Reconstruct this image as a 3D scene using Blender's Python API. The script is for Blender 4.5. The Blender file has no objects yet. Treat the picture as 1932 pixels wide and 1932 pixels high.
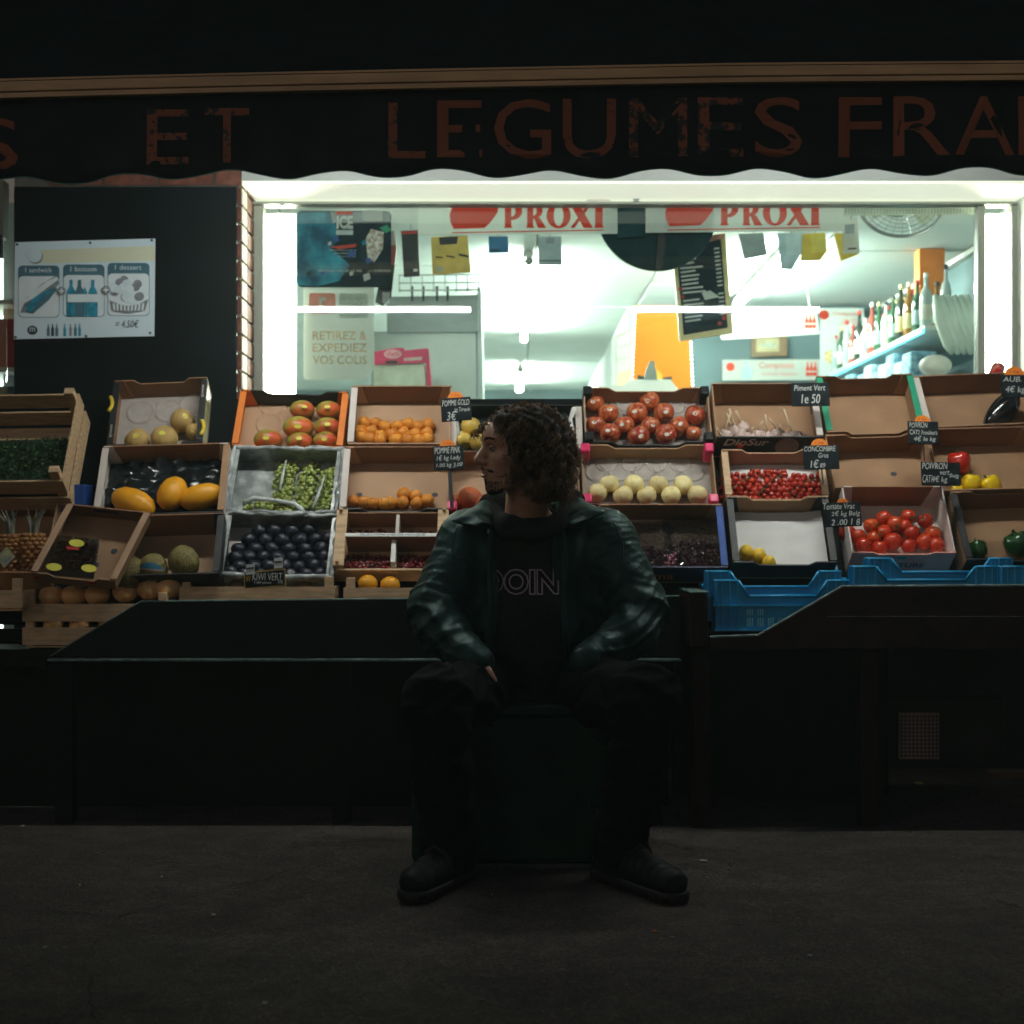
import bpy, bmesh, math, random
import numpy as np
from mathutils import Vector, Matrix, noise
from mathutils.bvhtree import BVHTree
R = math.radians
random.seed(7); np.random.seed(7)
sc = bpy.context.scene
COL = sc.collection
# ---------------------------------------------------------------- camera
F, CU, HV = 2817.0, 966.0, 1009.0            # focal length, centre and horizon in units of photo width / 1932
cd = bpy.data.cameras.new('camera'); cam = bpy.data.objects.new('camera', cd); COL.objects.link(cam)
cam.location = (0, 0, 1.0); cam.rotation_euler = (R(90), 0, 0)
cd.sensor_width = 36; cd.lens = 36 * F / 1932; cd.shift_y = (HV - 966) / 1932
cd.clip_end = 300; cd.dof.use_dof = True; cd.dof.focus_distance = 4.45; cd.dof.aperture_fstop = 3.2
sc.camera = cam
# ---------------------------------------------------------------- world: night sky
w = bpy.data.worlds.new('World'); sc.world = w; w.use_nodes = True
nt = w.node_tree; bg = nt.nodes['Background']
sky = nt.nodes.new('ShaderNodeTexSky'); sky.sky_type = 'NISHITA'; sky.sun_disc = False
sky.sun_elevation = R(-1.5); sky.sun_rotation = R(200)
nt.links.new(sky.outputs[0], bg.inputs[0]); bg.inputs[1].default_value = 0.30
# ---------------------------------------------------------------- street light (one warm low lamp far behind the camera)
sd = bpy.data.lights.new('street_light', 'SUN'); sd.energy = 0.075; sd.angle = R(6); sd.color = (1.0, .78, .60)
so = bpy.data.objects.new('street_light', sd); COL.objects.link(so)
so.rotation_euler = Vector((0.75, 1.0, -0.45)).to_track_quat('-Z', 'Y').to_euler()
# ---------------------------------------------------------------- exposure and sampling
vs = sc.view_settings; vs.view_transform = 'Standard'; vs.look = 'None'; vs.exposure = 0.35; vs.gamma = 1; vs.use_curve_mapping = False
sc.cycles.use_denoising = True; sc.cycles.use_adaptive_sampling = True; sc.cycles.adaptive_threshold = .035; sc.cycles.sample_clamp_indirect = 6
sc.cycles.max_bounces = 6; sc.cycles.diffuse_bounces = 3; sc.cycles.glossy_bounces = 2; sc.cycles.volume_bounces = 0; sc.cycles.transparent_max_bounces = 12
sc.cycles.caustics_reflective = False; sc.cycles.caustics_refractive = False
L_TUBE, L_IN, L_SIDE = 107.0, 150.0, 42.0

# ================================================================ helpers
def W(u, v, d): return Vector(((u - CU) * d / F, d, 1.0 + (HV - v) * d / F))
c1 = lambda x, y: (x * .2995, 679.2 + y * .2995)
c2 = lambda x, y: (402.5 + x * .2995, 679.2 + y * .2995)
c3 = lambda x, y: (1056.6 + x * .2995, 679.2 + y * .2995)
c4 = lambda x, y: (1449 + x * .2995, 679.2 + y * .2995)
MATS = {}
def mat(name, col, rough=.6, var=.12, scale=18, bump=.15, bscale=90, metal=0, spec=.5, emit=0, ecol=None, rnd=0, coat=0,
        col2=None, lo=.35, hi=.65, wave=None, trans=0, alpha=1, sss=0, stretch=None, transl=0):
    if name in MATS: return MATS[name]
    m = bpy.data.materials.new(name); m.use_nodes = True; t = m.node_tree; N = t.nodes.new; Lk = t.links.new
    b = t.nodes['Principled BSDF']
    tc = N('ShaderNodeTexCoord'); src = tc.outputs['Object']
    if stretch:
        mp = N('ShaderNodeMapping'); mp.inputs['Scale'].default_value = stretch; Lk(src, mp.inputs[0]); src = mp.outputs[0]
    n = N('ShaderNodeTexNoise'); n.inputs['Scale'].default_value = scale; n.inputs['Detail'].default_value = 5; Lk(src, n.inputs['Vector'])
    r = N('ShaderNodeValToRGB'); Lk(n.outputs['Fac'], r.inputs[0])
    a = [max(0, c * (1 - var)) for c in col]; z = [min(1, c * (1 + var)) for c in col]
    if col2: z = col2
    r.color_ramp.elements[0].position = lo; r.color_ramp.elements[1].position = hi
    r.color_ramp.elements[0].color = (*a, 1); r.color_ramp.elements[1].color = (*z, 1)
    out = r.outputs[0]
    if rnd:
        oi = N('ShaderNodeObjectInfo'); h = N('ShaderNodeHueSaturation')
        mr = N('ShaderNodeMapRange'); mr.inputs[3].default_value = .5 - .006 * rnd; mr.inputs[4].default_value = .5 + .022 * rnd
        mv = N('ShaderNodeMapRange'); mv.inputs[3].default_value = 1 - .4 * rnd; mv.inputs[4].default_value = 1 + .25 * rnd
        Lk(oi.outputs['Random'], mr.inputs[0]); Lk(oi.outputs['Random'], mv.inputs[0])
        Lk(mr.outputs[0], h.inputs['Hue']); Lk(mv.outputs[0], h.inputs['Value']); Lk(out, h.inputs['Color']); out = h.outputs[0]
    Lk(out, b.inputs['Base Color'])
    b.inputs['Roughness'].default_value = rough; b.inputs['Metallic'].default_value = metal
    b.inputs['Specular IOR Level'].default_value = spec; b.inputs['Coat Weight'].default_value = coat
    b.inputs['Transmission Weight'].default_value = trans; b.inputs['Alpha'].default_value = alpha
    if sss: b.inputs['Subsurface Weight'].default_value = sss; b.inputs['Subsurface Radius'].default_value = (.012, .005, .003)
    if bump:
        n2 = N('ShaderNodeTexNoise'); n2.inputs['Scale'].default_value = bscale; n2.inputs['Detail'].default_value = 4; Lk(src, n2.inputs['Vector'])
        bp = N('ShaderNodeBump'); bp.inputs['Strength'].default_value = bump; bp.inputs['Distance'].default_value = .003
        hgt = n2.outputs['Fac']
        if wave:
            wv = N('ShaderNodeTexWave'); wv.inputs['Scale'].default_value = wave; wv.bands_direction = 'Y'; Lk(tc.outputs['Object'], wv.inputs['Vector'])
            ad = N('ShaderNodeMath'); ad.operation = 'ADD'; Lk(n2.outputs['Fac'], ad.inputs[0]); Lk(wv.outputs['Fac'], ad.inputs[1]); hgt = ad.outputs[0]
        Lk(hgt, bp.inputs['Height']); Lk(bp.outputs[0], b.inputs['Normal'])
    if emit:
        b.inputs['Emission Color'].default_value = (*(ecol or col), 1); b.inputs['Emission Strength'].default_value = emit
    if transl:      # thin paper or plastic sheet that lets light through
        tl = N('ShaderNodeBsdfTranslucent'); Lk(out, tl.inputs[0]); mx = N('ShaderNodeMixShader'); mx.inputs[0].default_value = transl
        Lk(b.outputs[0], mx.inputs[1]); Lk(tl.outputs[0], mx.inputs[2]); Lk(mx.outputs[0], t.nodes['Material Output'].inputs[0])
    MATS[name] = m; return m

class MB:
    def __init__(s): s.v = []; s.f = []
    def add(s, vs, fs):
        o = len(s.v); s.v += [tuple(p) for p in vs]; s.f += [tuple(i + o for i in f) for f in fs]; return s
    def box(s, x0, x1, y0, y1, z0, z1):
        return s.add([(x0,y0,z0),(x1,y0,z0),(x1,y1,z0),(x0,y1,z0),(x0,y0,z1),(x1,y0,z1),(x1,y1,z1),(x0,y1,z1)],
                     [(0,3,2,1),(4,5,6,7),(0,1,5,4),(1,2,6,5),(2,3,7,6),(3,0,4,7)])
    def tube(s, pts, rad, n=8, cap=True):
        pts = [Vector(p) for p in pts]
        if not isinstance(rad, (list, tuple)): rad = [rad] * len(pts)
        vs = []; fs = []; prev = None
        for i, p in enumerate(pts):
            d = (pts[min(i+1, len(pts)-1)] - pts[max(i-1, 0)]).normalized()
            a = prev or (Vector((0,0,1)) if abs(d.z) < .9 else Vector((1,0,0)))
            x = (a - d * a.dot(d)).normalized(); prev = x; y = d.cross(x)
            for k in range(n):
                t = 2 * math.pi * k / n; vs.append(p + (x * math.cos(t) + y * math.sin(t)) * rad[i])
        for i in range(len(pts) - 1):
            for k in range(n): fs.append((i*n+k, i*n+(k+1)%n, (i+1)*n+(k+1)%n, (i+1)*n+k))
        if cap: fs.append(tuple(range(n-1, -1, -1))); fs.append(tuple(range((len(pts)-1)*n, len(pts)*n)))
        return s.add(vs, fs)
    def lathe(s, prof, n=16, c=(0,0,0)):
        vs = []; fs = []
        for r_, z in prof:
            for k in range(n):
                t = 2*math.pi*k/n; vs.append((c[0]+r_*math.cos(t), c[1]+r_*math.sin(t), c[2]+z))
        for i in range(len(prof)-1):
            for k in range(n): fs.append((i*n+k, i*n+(k+1)%n, (i+1)*n+(k+1)%n, (i+1)*n+k))
        fs.append(tuple(range(n-1, -1, -1))); fs.append(tuple(range((len(prof)-1)*n, len(prof)*n)))
        return s.add(vs, fs)
    def ball(s, c, r, n=10, m=7):
        r = r if isinstance(r, (tuple, list)) else (r, r, r)
        vs = [(c[0], c[1], c[2]-r[2])]; fs = []
        for j in range(1, m):
            ph = -math.pi/2 + math.pi*j/m
            for k in range(n):
                t = 2*math.pi*k/n; vs.append((c[0]+r[0]*math.cos(ph)*math.cos(t), c[1]+r[1]*math.cos(ph)*math.sin(t), c[2]+r[2]*math.sin(ph)))
        vs.append((c[0], c[1], c[2]+r[2])); e = len(vs)-1
        for k in range(n): fs.append((0, 1+(k+1)%n, 1+k)); fs.append((e, e-n+k, e-n+(k+1)%n))
        for j in range(m-2):
            for k in range(n): a = 1+j*n; fs.append((a+k, a+(k+1)%n, a+n+(k+1)%n, a+n+k))
        return s.add(vs, fs)
    def prism(s, poly, lo, hi, ax='y'):
        """poly of 2D points extruded along ax (y: points are x,z; z: x,y; x: y,z)"""
        def pt(a, b, c): return {'y': (a, c, b), 'z': (a, b, c), 'x': (c, a, b)}[ax]
        n = len(poly); vs = [pt(a, b, lo) for a, b in poly] + [pt(a, b, hi) for a, b in poly]
        fs = [tuple(range(n)), tuple(range(2*n-1, n-1, -1))] + [(i, i+n, (i+1)%n+n, (i+1)%n) for i in range(n)]
        return s.add(vs, fs)
    def mesh(s, name, m, smooth=False):
        me = bpy.data.meshes.new(name); me.from_pydata(s.v, [], s.f); me.materials.append(m)
        bm = bmesh.new(); bm.from_mesh(me); bmesh.ops.recalc_face_normals(bm, faces=bm.faces); bm.to_mesh(me); bm.free()
        if smooth: me.shade_smooth()
        return me
MW = {}
def link(name, data, parent=None, loc=(0,0,0), M=None):
    o = bpy.data.objects.new(name, data); COL.objects.link(o)
    if M is None: M = Matrix.Translation(Vector(loc))
    o.parent = parent; o.matrix_local = M
    MW[o.name] = (MW[parent.name] @ M) if parent else M.copy()
    return o
def tagit(o, label=None, cat=None, group=None, kind=None):
    if label: o['label'] = label
    if cat: o['category'] = cat
    if group: o['group'] = group
    if kind: o['kind'] = kind
    return o
def T(name, label, cat, loc=(0,0,0), group=None, M=None): return tagit(link(name, None, None, loc, M), label, cat, group)
def P(name, mb, m, parent=None, world=False, smooth=False, bev=0, kind=None, label=None):
    """one mesh object; world=True: geometry given in world coordinates"""
    if world and parent:
        I = MW[parent.name].inverted(); mb.v = [tuple(I @ Vector(p)) for p in mb.v]
    o = link(name, mb.mesh(name, m, smooth), parent)
    if bev:
        b = o.modifiers.new('bevel', 'BEVEL'); b.width = bev; b.segments = 2; b.limit_method = 'ANGLE'
    if kind: o['kind'] = kind
    if label: o['label'] = label
    return o
def S(name, mb, m, smooth=False, bev=0): return tagit(P(name, mb, m, smooth=smooth, bev=bev), kind='structure')
def one(name, label, cat, mb, m, loc, group=None, smooth=False, bev=0, M=None):
    """a thing that is a single mesh (its parts may hang below it)"""
    o = link(name, mb.mesh(name, m, smooth), None, loc, M)
    if bev: b = o.modifiers.new('bevel', 'BEVEL'); b.width = bev; b.segments = 2; b.limit_method = 'ANGLE'
    return tagit(o, label, cat, group)
def textmesh(body, extr=.0006, off=0, outline=0, shear=0):
    c = bpy.data.curves.new('lettering', 'FONT'); c.body = body; c.extrude = extr; c.offset = off; c.resolution_u = 3; c.shear = shear
    if outline: c.fill_mode = 'NONE'; c.bevel_depth = outline; c.extrude = 0; c.bevel_resolution = 1
    o = bpy.data.objects.new('lettering', c); COL.objects.link(o)
    me = bpy.data.meshes.new_from_object(o.evaluated_get(bpy.context.evaluated_depsgraph_get()))
    mb = MB(); mb.v = [tuple(v.co) for v in me.vertices]; mb.f = [tuple(p.vertices) for p in me.polygons]
    bpy.data.objects.remove(o); bpy.data.curves.remove(c); bpy.data.meshes.remove(me)
    return mb
def text_box(body, x0, x1, y0, y1, z=0, t=.001, **k):
    """lettering fitted to a box in a local XY plane, thickness t along +z"""
    mb = textmesh(body, **k); a = np.array(mb.v); lo, hi = a.min(0), a.max(0)
    s = (hi - lo); s[s < 1e-9] = 1
    a = (a - lo) / s; a = a * [x1-x0, y1-y0, t] + [x0, y0, z]; mb.v = [tuple(p) for p in a]; return mb
def panel(name, u0, v0, u1, v1, d, m, parent, t=.006, bev=0, label=None):
    a, b = W(u0, v1, d), W(u1, v0, d)
    return P(name, MB().box(a.x, b.x, d, d+t, a.z, b.z), m, parent, True, bev=bev, label=label)
def text_at(body, u0, v0, u1, v1, d, m, parent, name='lettering', **k):
    a, b = W(u0, v1, d), W(u1, v0, d)
    mb = text_box(body, a.x, b.x, a.z, b.z, 0, .0012, **k); mb.v = [(x, d - z, y) for x, y, z in mb.v]
    return P(name, mb, m, parent, True)
def disc_at(name, u, v, ru, d, m, parent, t=.003, squash=1, a0=0, a1=360, n=28):
    c = W(u, v, d); r_ = ru * d / F
    pts = [(c.x + r_*math.cos(R(a0+(a1-a0)*i/n)), c.z + squash*r_*math.sin(R(a0+(a1-a0)*i/n))) for i in range(n if a1-a0 >= 360 else n+1)]
    return P(name, MB().prism(pts, d, d+t), m, parent, True)
def poly_at(name, pts, d, m, parent, t=.003, label=None):
    q = [W(u, v, d) for u, v in pts]
    return P(name, MB().prism([(p.x, p.z) for p in q], d, d+t), m, parent, True, label=label)
ORD = ['first','second','third','fourth','fifth','sixth','seventh','eighth','ninth','tenth','eleventh','twelfth','thirteenth','fourteenth']

# ================================================================ materials
m_asph = None
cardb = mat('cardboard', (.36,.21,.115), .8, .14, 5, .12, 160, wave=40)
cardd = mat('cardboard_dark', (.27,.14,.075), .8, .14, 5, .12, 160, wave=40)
cardl = mat('cardboard_light', (.46,.29,.18), .8, .1, 5, .12, 160)
cardw = mat('white_card', (.62,.56,.52), .7, .06, 8, .08)
cardbk = mat('black_card', (.012,.014,.015), .55, .3, 9, .08)
tray = mat('grey_tray', (.42,.38,.35), .85, .08, 30, .2, 200)
wood = mat('pale_wood', (.55,.38,.22), .75, .22, 6, .25, 60, stretch=(2,14,14))
wood2 = mat('plank_wood', (.60,.42,.25), .75, .22, 6, .25, 60, stretch=(2,14,14))
plas = mat('pink_plastic', (.72,.03,.14), .35, .05, 8, 0)
blackpl = mat('black_plastic', (.010,.012,.013), .45, .2, 8, .05, spec=.25)
orangep = mat('orange_print', (.75,.20,.02), .6, .06)
greenp = mat('green_print', (.01,.30,.16), .6, .06)
bluep = mat('blue_print', (.01,.07,.32), .6, .06)
redp = mat('red_print', (.5,.02,.02), .6, .06)
yellowp = mat('yellow_print', (.75,.55,.03), .6, .05)
whitep = mat('white_paint', (.72,.72,.68), .5, .04, 8, .03)
framep = mat('window_frame_paint', (.33,.36,.31), .4, .05, 6, .03)
chalk = mat('chalk', (.62,.66,.64), .9, .2, 300, 0)
slate = mat('chalkboard', (.009,.014,.017), .75, .5, 30, .05, spec=.15)
inkd = mat('dark_ink', (.03,.035,.05), .7, .1)
tagor = mat('orange_sticker', (.85,.24,.01), .6, .05)
blackpaint = mat('black_green_paint', (.0025,.0045,.005), .5, .5, 14, .25, 60, spec=.12)
redpaint = mat('oxblood_paint', (.016,.006,.0055), .5, .5, 14, .25, 60, spec=.15)
edgew = mat('worn_lit_edge', (.10,.16,.15), .45, .5, 25, .3)
brickm = mat('red_brick', (.17,.055,.036), .85, .35, 25, .5, 120, rnd=.5)
mortar = mat('mortar', (.09,.085,.08), .9, .2, 40, .3)
plaster = mat('white_plaster', (.55,.60,.58), .8, .05, 4, .08)
glowm = mat('fluorescent_tube', (1,1,1), .5, 0, emit=L_TUBE, ecol=(.97,1,.93), bump=0)
glowin = mat('ceiling_tube', (1,1,1), .5, 0, emit=L_IN, ecol=(.88,1,.86), bump=0)
glowside = mat('side_tube', (1,1,1), .5, 0, emit=L_SIDE, ecol=(1,.97,.76), bump=0)
steel = mat('grey_steel', (.30,.33,.34), .35, .1, 20, .05, metal=.8)
def glassmat(name, tint=(.93,.98,.96), amt=1.0, rough=0.0):
    if name in MATS: return MATS[name]
    m = bpy.data.materials.new(name); m.use_nodes = True; t = m.node_tree; t.nodes.remove(t.nodes['Principled BSDF'])
    tr = t.nodes.new('ShaderNodeBsdfTransparent'); tr.inputs[0].default_value = (*tint, 1)
    gl = t.nodes.new('ShaderNodeBsdfGlossy'); gl.inputs['Roughness'].default_value = rough
    fr = t.nodes.new('ShaderNodeFresnel'); fr.inputs[0].default_value = 1.35 + .15 * amt
    nz = t.nodes.new('ShaderNodeTexNoise'); nz.inputs['Scale'].default_value = 14 if rough > .05 else 1.5
    bp = t.nodes.new('ShaderNodeBump'); bp.inputs['Strength'].default_value = .9 if rough > .05 else .01; bp.inputs['Distance'].default_value = .05 if rough > .05 else .01
    mx = t.nodes.new('ShaderNodeMixShader'); o = t.nodes['Material Output']
    t.links.new(nz.outputs[0], bp.inputs['Height']); t.links.new(bp.outputs[0], gl.inputs['Normal'])
    if rough > .05: t.links.new(bp.outputs[0], fr.inputs['Normal'])
    t.links.new(fr.outputs[0], mx.inputs[0]); t.links.new(tr.outputs[0], mx.inputs[1]); t.links.new(gl.outputs[0], mx.inputs[2]); t.links.new(mx.outputs[0], o.inputs[0])
    MATS[name] = m; return m
glass = glassmat('window_glass'); film = glassmat('clear_film', (.90,.92,.92), 4, .10)

# ================================================================ SETTING
# ground: one big asphalt sheet, finer near the camera, with gentle unevenness
def asphalt():
    m = bpy.data.materials.new('asphalt'); m.use_nodes = True; t = m.node_tree; N = t.nodes.new; Lk = t.links.new; b = t.nodes['Principled BSDF']
    tc = N('ShaderNodeTexCoord')
    def nz(s, det=6, rough=.6):
        n = N('ShaderNodeTexNoise'); n.inputs['Scale'].default_value = s; n.inputs['Detail'].default_value = det; n.inputs['Roughness'].default_value = rough; Lk(tc.outputs['Object'], n.inputs[0]); return n.outputs[0]
    r = N('ShaderNodeValToRGB'); Lk(nz(1.3), r.inputs[0]); r.color_ramp.elements[0].position = .3; r.color_ramp.elements[1].position = .7
    r.color_ramp.elements[0].color = (.030,.027,.026,1); r.color_ramp.elements[1].color = (.062,.053,.048,1)
    g = N('ShaderNodeValToRGB'); Lk(nz(75, 8, .85), g.inputs[0]); g.color_ramp.elements[0].position = .35; g.color_ramp.elements[0].color = (.35,.35,.36,1); g.color_ramp.elements[1].position = .66; g.color_ramp.elements[1].color = (2.1,2.05,2.0,1)
    mx = N('ShaderNodeMix'); mx.data_type = 'RGBA'; mx.blend_type = 'MULTIPLY'; mx.inputs[0].default_value = 1; Lk(r.outputs[0], mx.inputs[6]); Lk(g.outputs[0], mx.inputs[7])
    g2 = N('ShaderNodeValToRGB'); Lk(nz(210, 2, .5), g2.inputs[0]); g2.color_ramp.elements[0].position = .56; g2.color_ramp.elements[0].color = (1,1,1,1); g2.color_ramp.elements[1].position = .62; g2.color_ramp.elements[1].color = (2.6,2.5,2.4,1)
    g3 = N('ShaderNodeValToRGB'); Lk(nz(9, 6, .7), g3.inputs[0]); g3.color_ramp.elements[0].position = .42; g3.color_ramp.elements[0].color = (.80,.80,.80,1); g3.color_ramp.elements[1].position = .58; g3.color_ramp.elements[1].color = (1.25,1.22,1.18,1)
    m2 = N('ShaderNodeMix'); m2.data_type = 'RGBA'; m2.blend_type = 'MULTIPLY'; m2.inputs[0].default_value = 1; Lk(mx.outputs[2], m2.inputs[6]); Lk(g2.outputs[0], m2.inputs[7])
    m3 = N('ShaderNodeMix'); m3.data_type = 'RGBA'; m3.blend_type = 'MULTIPLY'; m3.inputs[0].default_value = 1; Lk(m2.outputs[2], m3.inputs[6]); Lk(g3.outputs[0], m3.inputs[7]); mx = m3
    Lk(mx.outputs[2], b.inputs['Base Color']); b.inputs['Roughness'].default_value = .75; b.inputs['Specular IOR Level'].default_value = .3
    bp = N('ShaderNodeBump'); bp.inputs['Strength'].default_value = .9; bp.inputs['Distance'].default_value = .012; Lk(nz(170, 4, .7), bp.inputs['Height']); Lk(bp.outputs[0], b.inputs['Normal'])
    return m
m_asph = asphalt()
def gz(x, y):
    return .008 * noise.noise(Vector((x*1.1, y*1.3, 0))) - .004 if (2 < y < 6 and abs(x) < 3) else -.004
mb = MB(); xs = sorted(set([-60, -20, -8] + [x*.12 for x in range(-25, 26)] + [8, 20, 60])); ys = sorted(set([-60, -20, -5] + [2 + k*.12 for k in range(34)] + [12, 25, 60]))
vs_ = [(x, y, gz(x, y) if (abs(x) < 2.9 and 2.1 < y < 5.9) else 0) for y in ys for x in xs]; nx = len(xs)
mb.add(vs_, [(j*nx+i, j*nx+i+1, (j+1)*nx+i+1, (j+1)*nx+i) for j in range(len(ys)-1) for i in range(nx-1)])
S('ground', mb, m_asph, smooth=True)
# cracks in the asphalt: thin recessed-looking ribbons lying on the sheet
crackm = mat('crack_dirt', (.016,.014,.013), .9, .3)
def ribbon(pts, wd):
    mb = MB(); P_ = []
    for (u, v) in pts:
        k = F / (v - HV); P_.append(Vector(((u - CU) / (v - HV), k, 0)))
    Q = []
    for a, b in zip(P_, P_[1:]):
        for i in range(6): Q.append(a.lerp(b, i/6) + Vector((random.uniform(-.012,.012), random.uniform(-.02,.02), 0)))
    Q.append(P_[-1]); vs = []
    for i, q in enumerate(Q):
        dd = (Q[min(i+1, len(Q)-1)] - Q[max(i-1, 0)]).normalized(); nn = Vector((-dd.y, dd.x, 0)) * wd * random.uniform(.15, .7)
        for p in (q + nn, q - nn): vs.append((p.x, p.y, max(gz(p.x, p.y), 0 if not (abs(p.x) < 2.9 and 2.1 < p.y < 5.9) else -1) + .0035))
    mb.add(vs, [(2*i, 2*i+1, 2*i+3, 2*i+2) for i in range(len(Q)-1)]); return mb
for pts, wd in [([(0,1715),(110,1722),(230,1728),(330,1700),(480,1660),(590,1630)], .006), ([(0,1835),(90,1812),(160,1830),(185,1900),(190,1931)], .006),
                ([(230,1728),(190,1770),(160,1812)], .004), ([(1880,1700),(1932,1712),(1990,1720)], .009), ([(80,1812),(96,1790)], .004)]:
    S('pavement_crack', ribbon(pts, wd), crackm)
paperm = mat('litter_paper', (.42,.40,.36), .8, .1); leafm = mat('dry_leaf', (.45,.13,.02), .8, .2)
def litter(u, v, wu, m, cat, label, rot=0, asp=.35):
    k = F / (v - HV); c = Vector(((u - CU) / (v - HV), k, 0)); c.z = gz(c.x, c.y) + .004
    a = wu * k / F; mb = MB(); n = 9
    for i in range(3):
        pass
    prof = [(a*math.cos(2*math.pi*i/n)*random.uniform(.7,1.1), a*asp*(k/1.6)*math.sin(2*math.pi*i/n)*random.uniform(.7,1.1)) for i in range(n)]
    ca, sa = math.cos(rot), math.sin(rot)
    mb.prism([(x*ca - y*sa, x*sa + y*ca) for x, y in prof], 0, .003, 'z')
    one(cat.replace(' ', '_'), label, cat, mb, m, c, 'tiny flecks of grit' if cat == 'grit fleck' else 'bits of litter on the pavement')
litter(1327,1624,8,paperm,'paper scrap','pale paper scrap on asphalt right of the right boot')
litter(403,1726,4,paperm,'paper scrap','small grey paper scrap on asphalt left of the box',asp=.5)
litter(305,1654,3,paperm,'paper scrap','tiny white fleck on asphalt behind the grey scrap',asp=.5)
litter(1528,1805,6,mat('teal_paper',(.25,.42,.42),.7),'wrapper','thin teal wrapper strip on the near asphalt at right',rot=-.5,asp=.15)
litter(1236,1760,5,leafm,'leaf','small orange dry leaf in front of the right boot',asp=.5)
litter(500,1893,6,paperm,'gum spot','flattened gum spot on the near asphalt at left')
litter(560,1848,7,mat('gum_grey',(.12,.115,.11),.8),'gum spot','wide faint gum spot just beyond the pale one')
litter(185,1613,5,mat('gum_light',(.2,.19,.18),.8),'gum spot','pale gum spot on asphalt under the left stall front',asp=.25)
litter(1268,1771,5,mat('gum_teal',(.14,.2,.2),.8),'gum spot','faint teal spot beside the orange leaf')
litter(85,1788,5,paperm,'straw','thin pale straw lying by the crack at left',rot=1.1,asp=.08)
litter(43,1560,3,paperm,'paper scrap','small white scrap under the far left stall edge',asp=.5)
litter(1733,1478,9,mat('dead_leaf_yellow',(.35,.28,.1),.8),'leaf','yellowed leaf on the ground under the right stall')
litter(150,1671,2,yellowp,'paper scrap','tiny yellow fleck on asphalt near the left edge',asp=.5)

rl = random.Random(77); mb = MB()                     # fine grit scattered over the asphalt
for k in range(420):
    u, v = rl.uniform(-40,1970), 1009 + 540*(1/rl.uniform(.55,1.0)); kk = F/(v-HV); x, y = (u-CU)/(v-HV), kk
    a = rl.uniform(.0012,.0032)*(1.6 if k % 23 == 0 else 1); z = gz(x,y)+.0015; mb.box(x-a, x+a, y-a*rl.uniform(.6,1.6), y+a, z, z+.003)
g_ = P('grit', mb, mat('grit_stone', (.13,.125,.115), .8, .4, 3), kind='stuff'); g_['label'] = 'fine pale grit scattered over the dark asphalt'
# ---------------------------------------------------------------- building
DW, DP = 6.40, 6.06
xw0, xw1 = W(482,0,DW).x, W(1905,0,DW).x
bld = T('shop_building', 'dark brick corner shop with a wide lit window behind the fruit stalls', 'building', (0, DP, 0))
facade = mat('dark_render', (.02,.022,.026), .85, .3, 3, .2)
zs = 1 + 669*DP/F                       # underside of the lintel
xp1 = W(455,0,DP).x; xp0 = W(20,0,DP).x
P('wall', MB().box(-12, 14, DP, DP+.5, 2.95, 9), facade, bld, True, label='dark upper facade above the awning')
P('lintel', MB().box(xp1+.002, 3.2, DP, DW+.1, zs, 2.948), plaster, bld, True, label='white plastered lintel above the lit window')
P('soffit_glow', MB().box(xp1+.004, 3.2, DP+.01, DW+.05, zs-.012, zs-.001), mat('soffit_glow_paint',(.82,.86,.72),.55,.03,5,.02,emit=.55,ecol=(.95,1,.80)), bld, True)  # added self-glow that brightens the soffit; no lamp sits here
P('wall', MB().box(xw0, xw1+1.2, DW, DW+.2, 0, 1.52), facade, bld, True, label='low wall under the shop window')
P('wall', MB().box(xw1+.02, xw1+1.2, DP+.1, DW+.2, 1.52, zs-.013), plaster, bld, True, label='white right reveal of the window')
P('wall', MB().box(xp0+.012, xp1-.012, DP+.012, DW+.3, 0, 2.948), mortar, bld, True, label='mortar core of the brick pier')
P('wall', MB().box(-12, W(-6,0,DP).x-.6, DP, DP+.3, 0, 2.948), facade, bld, True, label='dark wall left of the neighbouring window')
# bricks, one by one
bme = MB().box(0, .215, 0, .1, 0, .062).mesh('brick', brickm); bmh = MB().box(0, .103, 0, .215, 0, .062).mesh('brick', brickm)
def brick(x, y, z, me=bme):
    link('brick', me, bld, Vector((x, y, z)) - Vector((0, DP, 0)))
nrow = int((2.44 - .62) / .075)
for j in range(nrow + 1):
    z = .62 + j*.075; off = 0 if j % 2 else .1125
    top = z > 2.32
    x = xp1 - .215 if j % 2 else xp1 - .103
    first = True
    while x > xp0 - .06:
        if first and not j % 2: brick(x, DP, z, bmh)
        elif top or first or x < xp0 + .2: brick(x, DP, z)
        first = False; x -= .225
    # return of the pier facing the window
    if j % 2:
        brick(xp1 - .103, DP + .112, z, bmh)
    else:
        brick(xp1 - .103, DP + .227, z, MATS.setdefault('_h', MB().box(0,.103,0,.1,0,.062).mesh('brick', brickm)))
pale = MB().box(0, .004, 0, .10, 0, .062).mesh('brick', mat('overlit_brick', (.80,.78,.66), .8, .12, 20, .4, 80))  # cream slips added over the bricks, lamp glare put into their colour
for j in range(nrow + 1): link('brick', pale, bld, Vector((xp1+.0005, DP+.006, .62 + j*.075)) - Vector((0, DP, 0)))  # added glare-coloured slips over the real bricks
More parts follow.
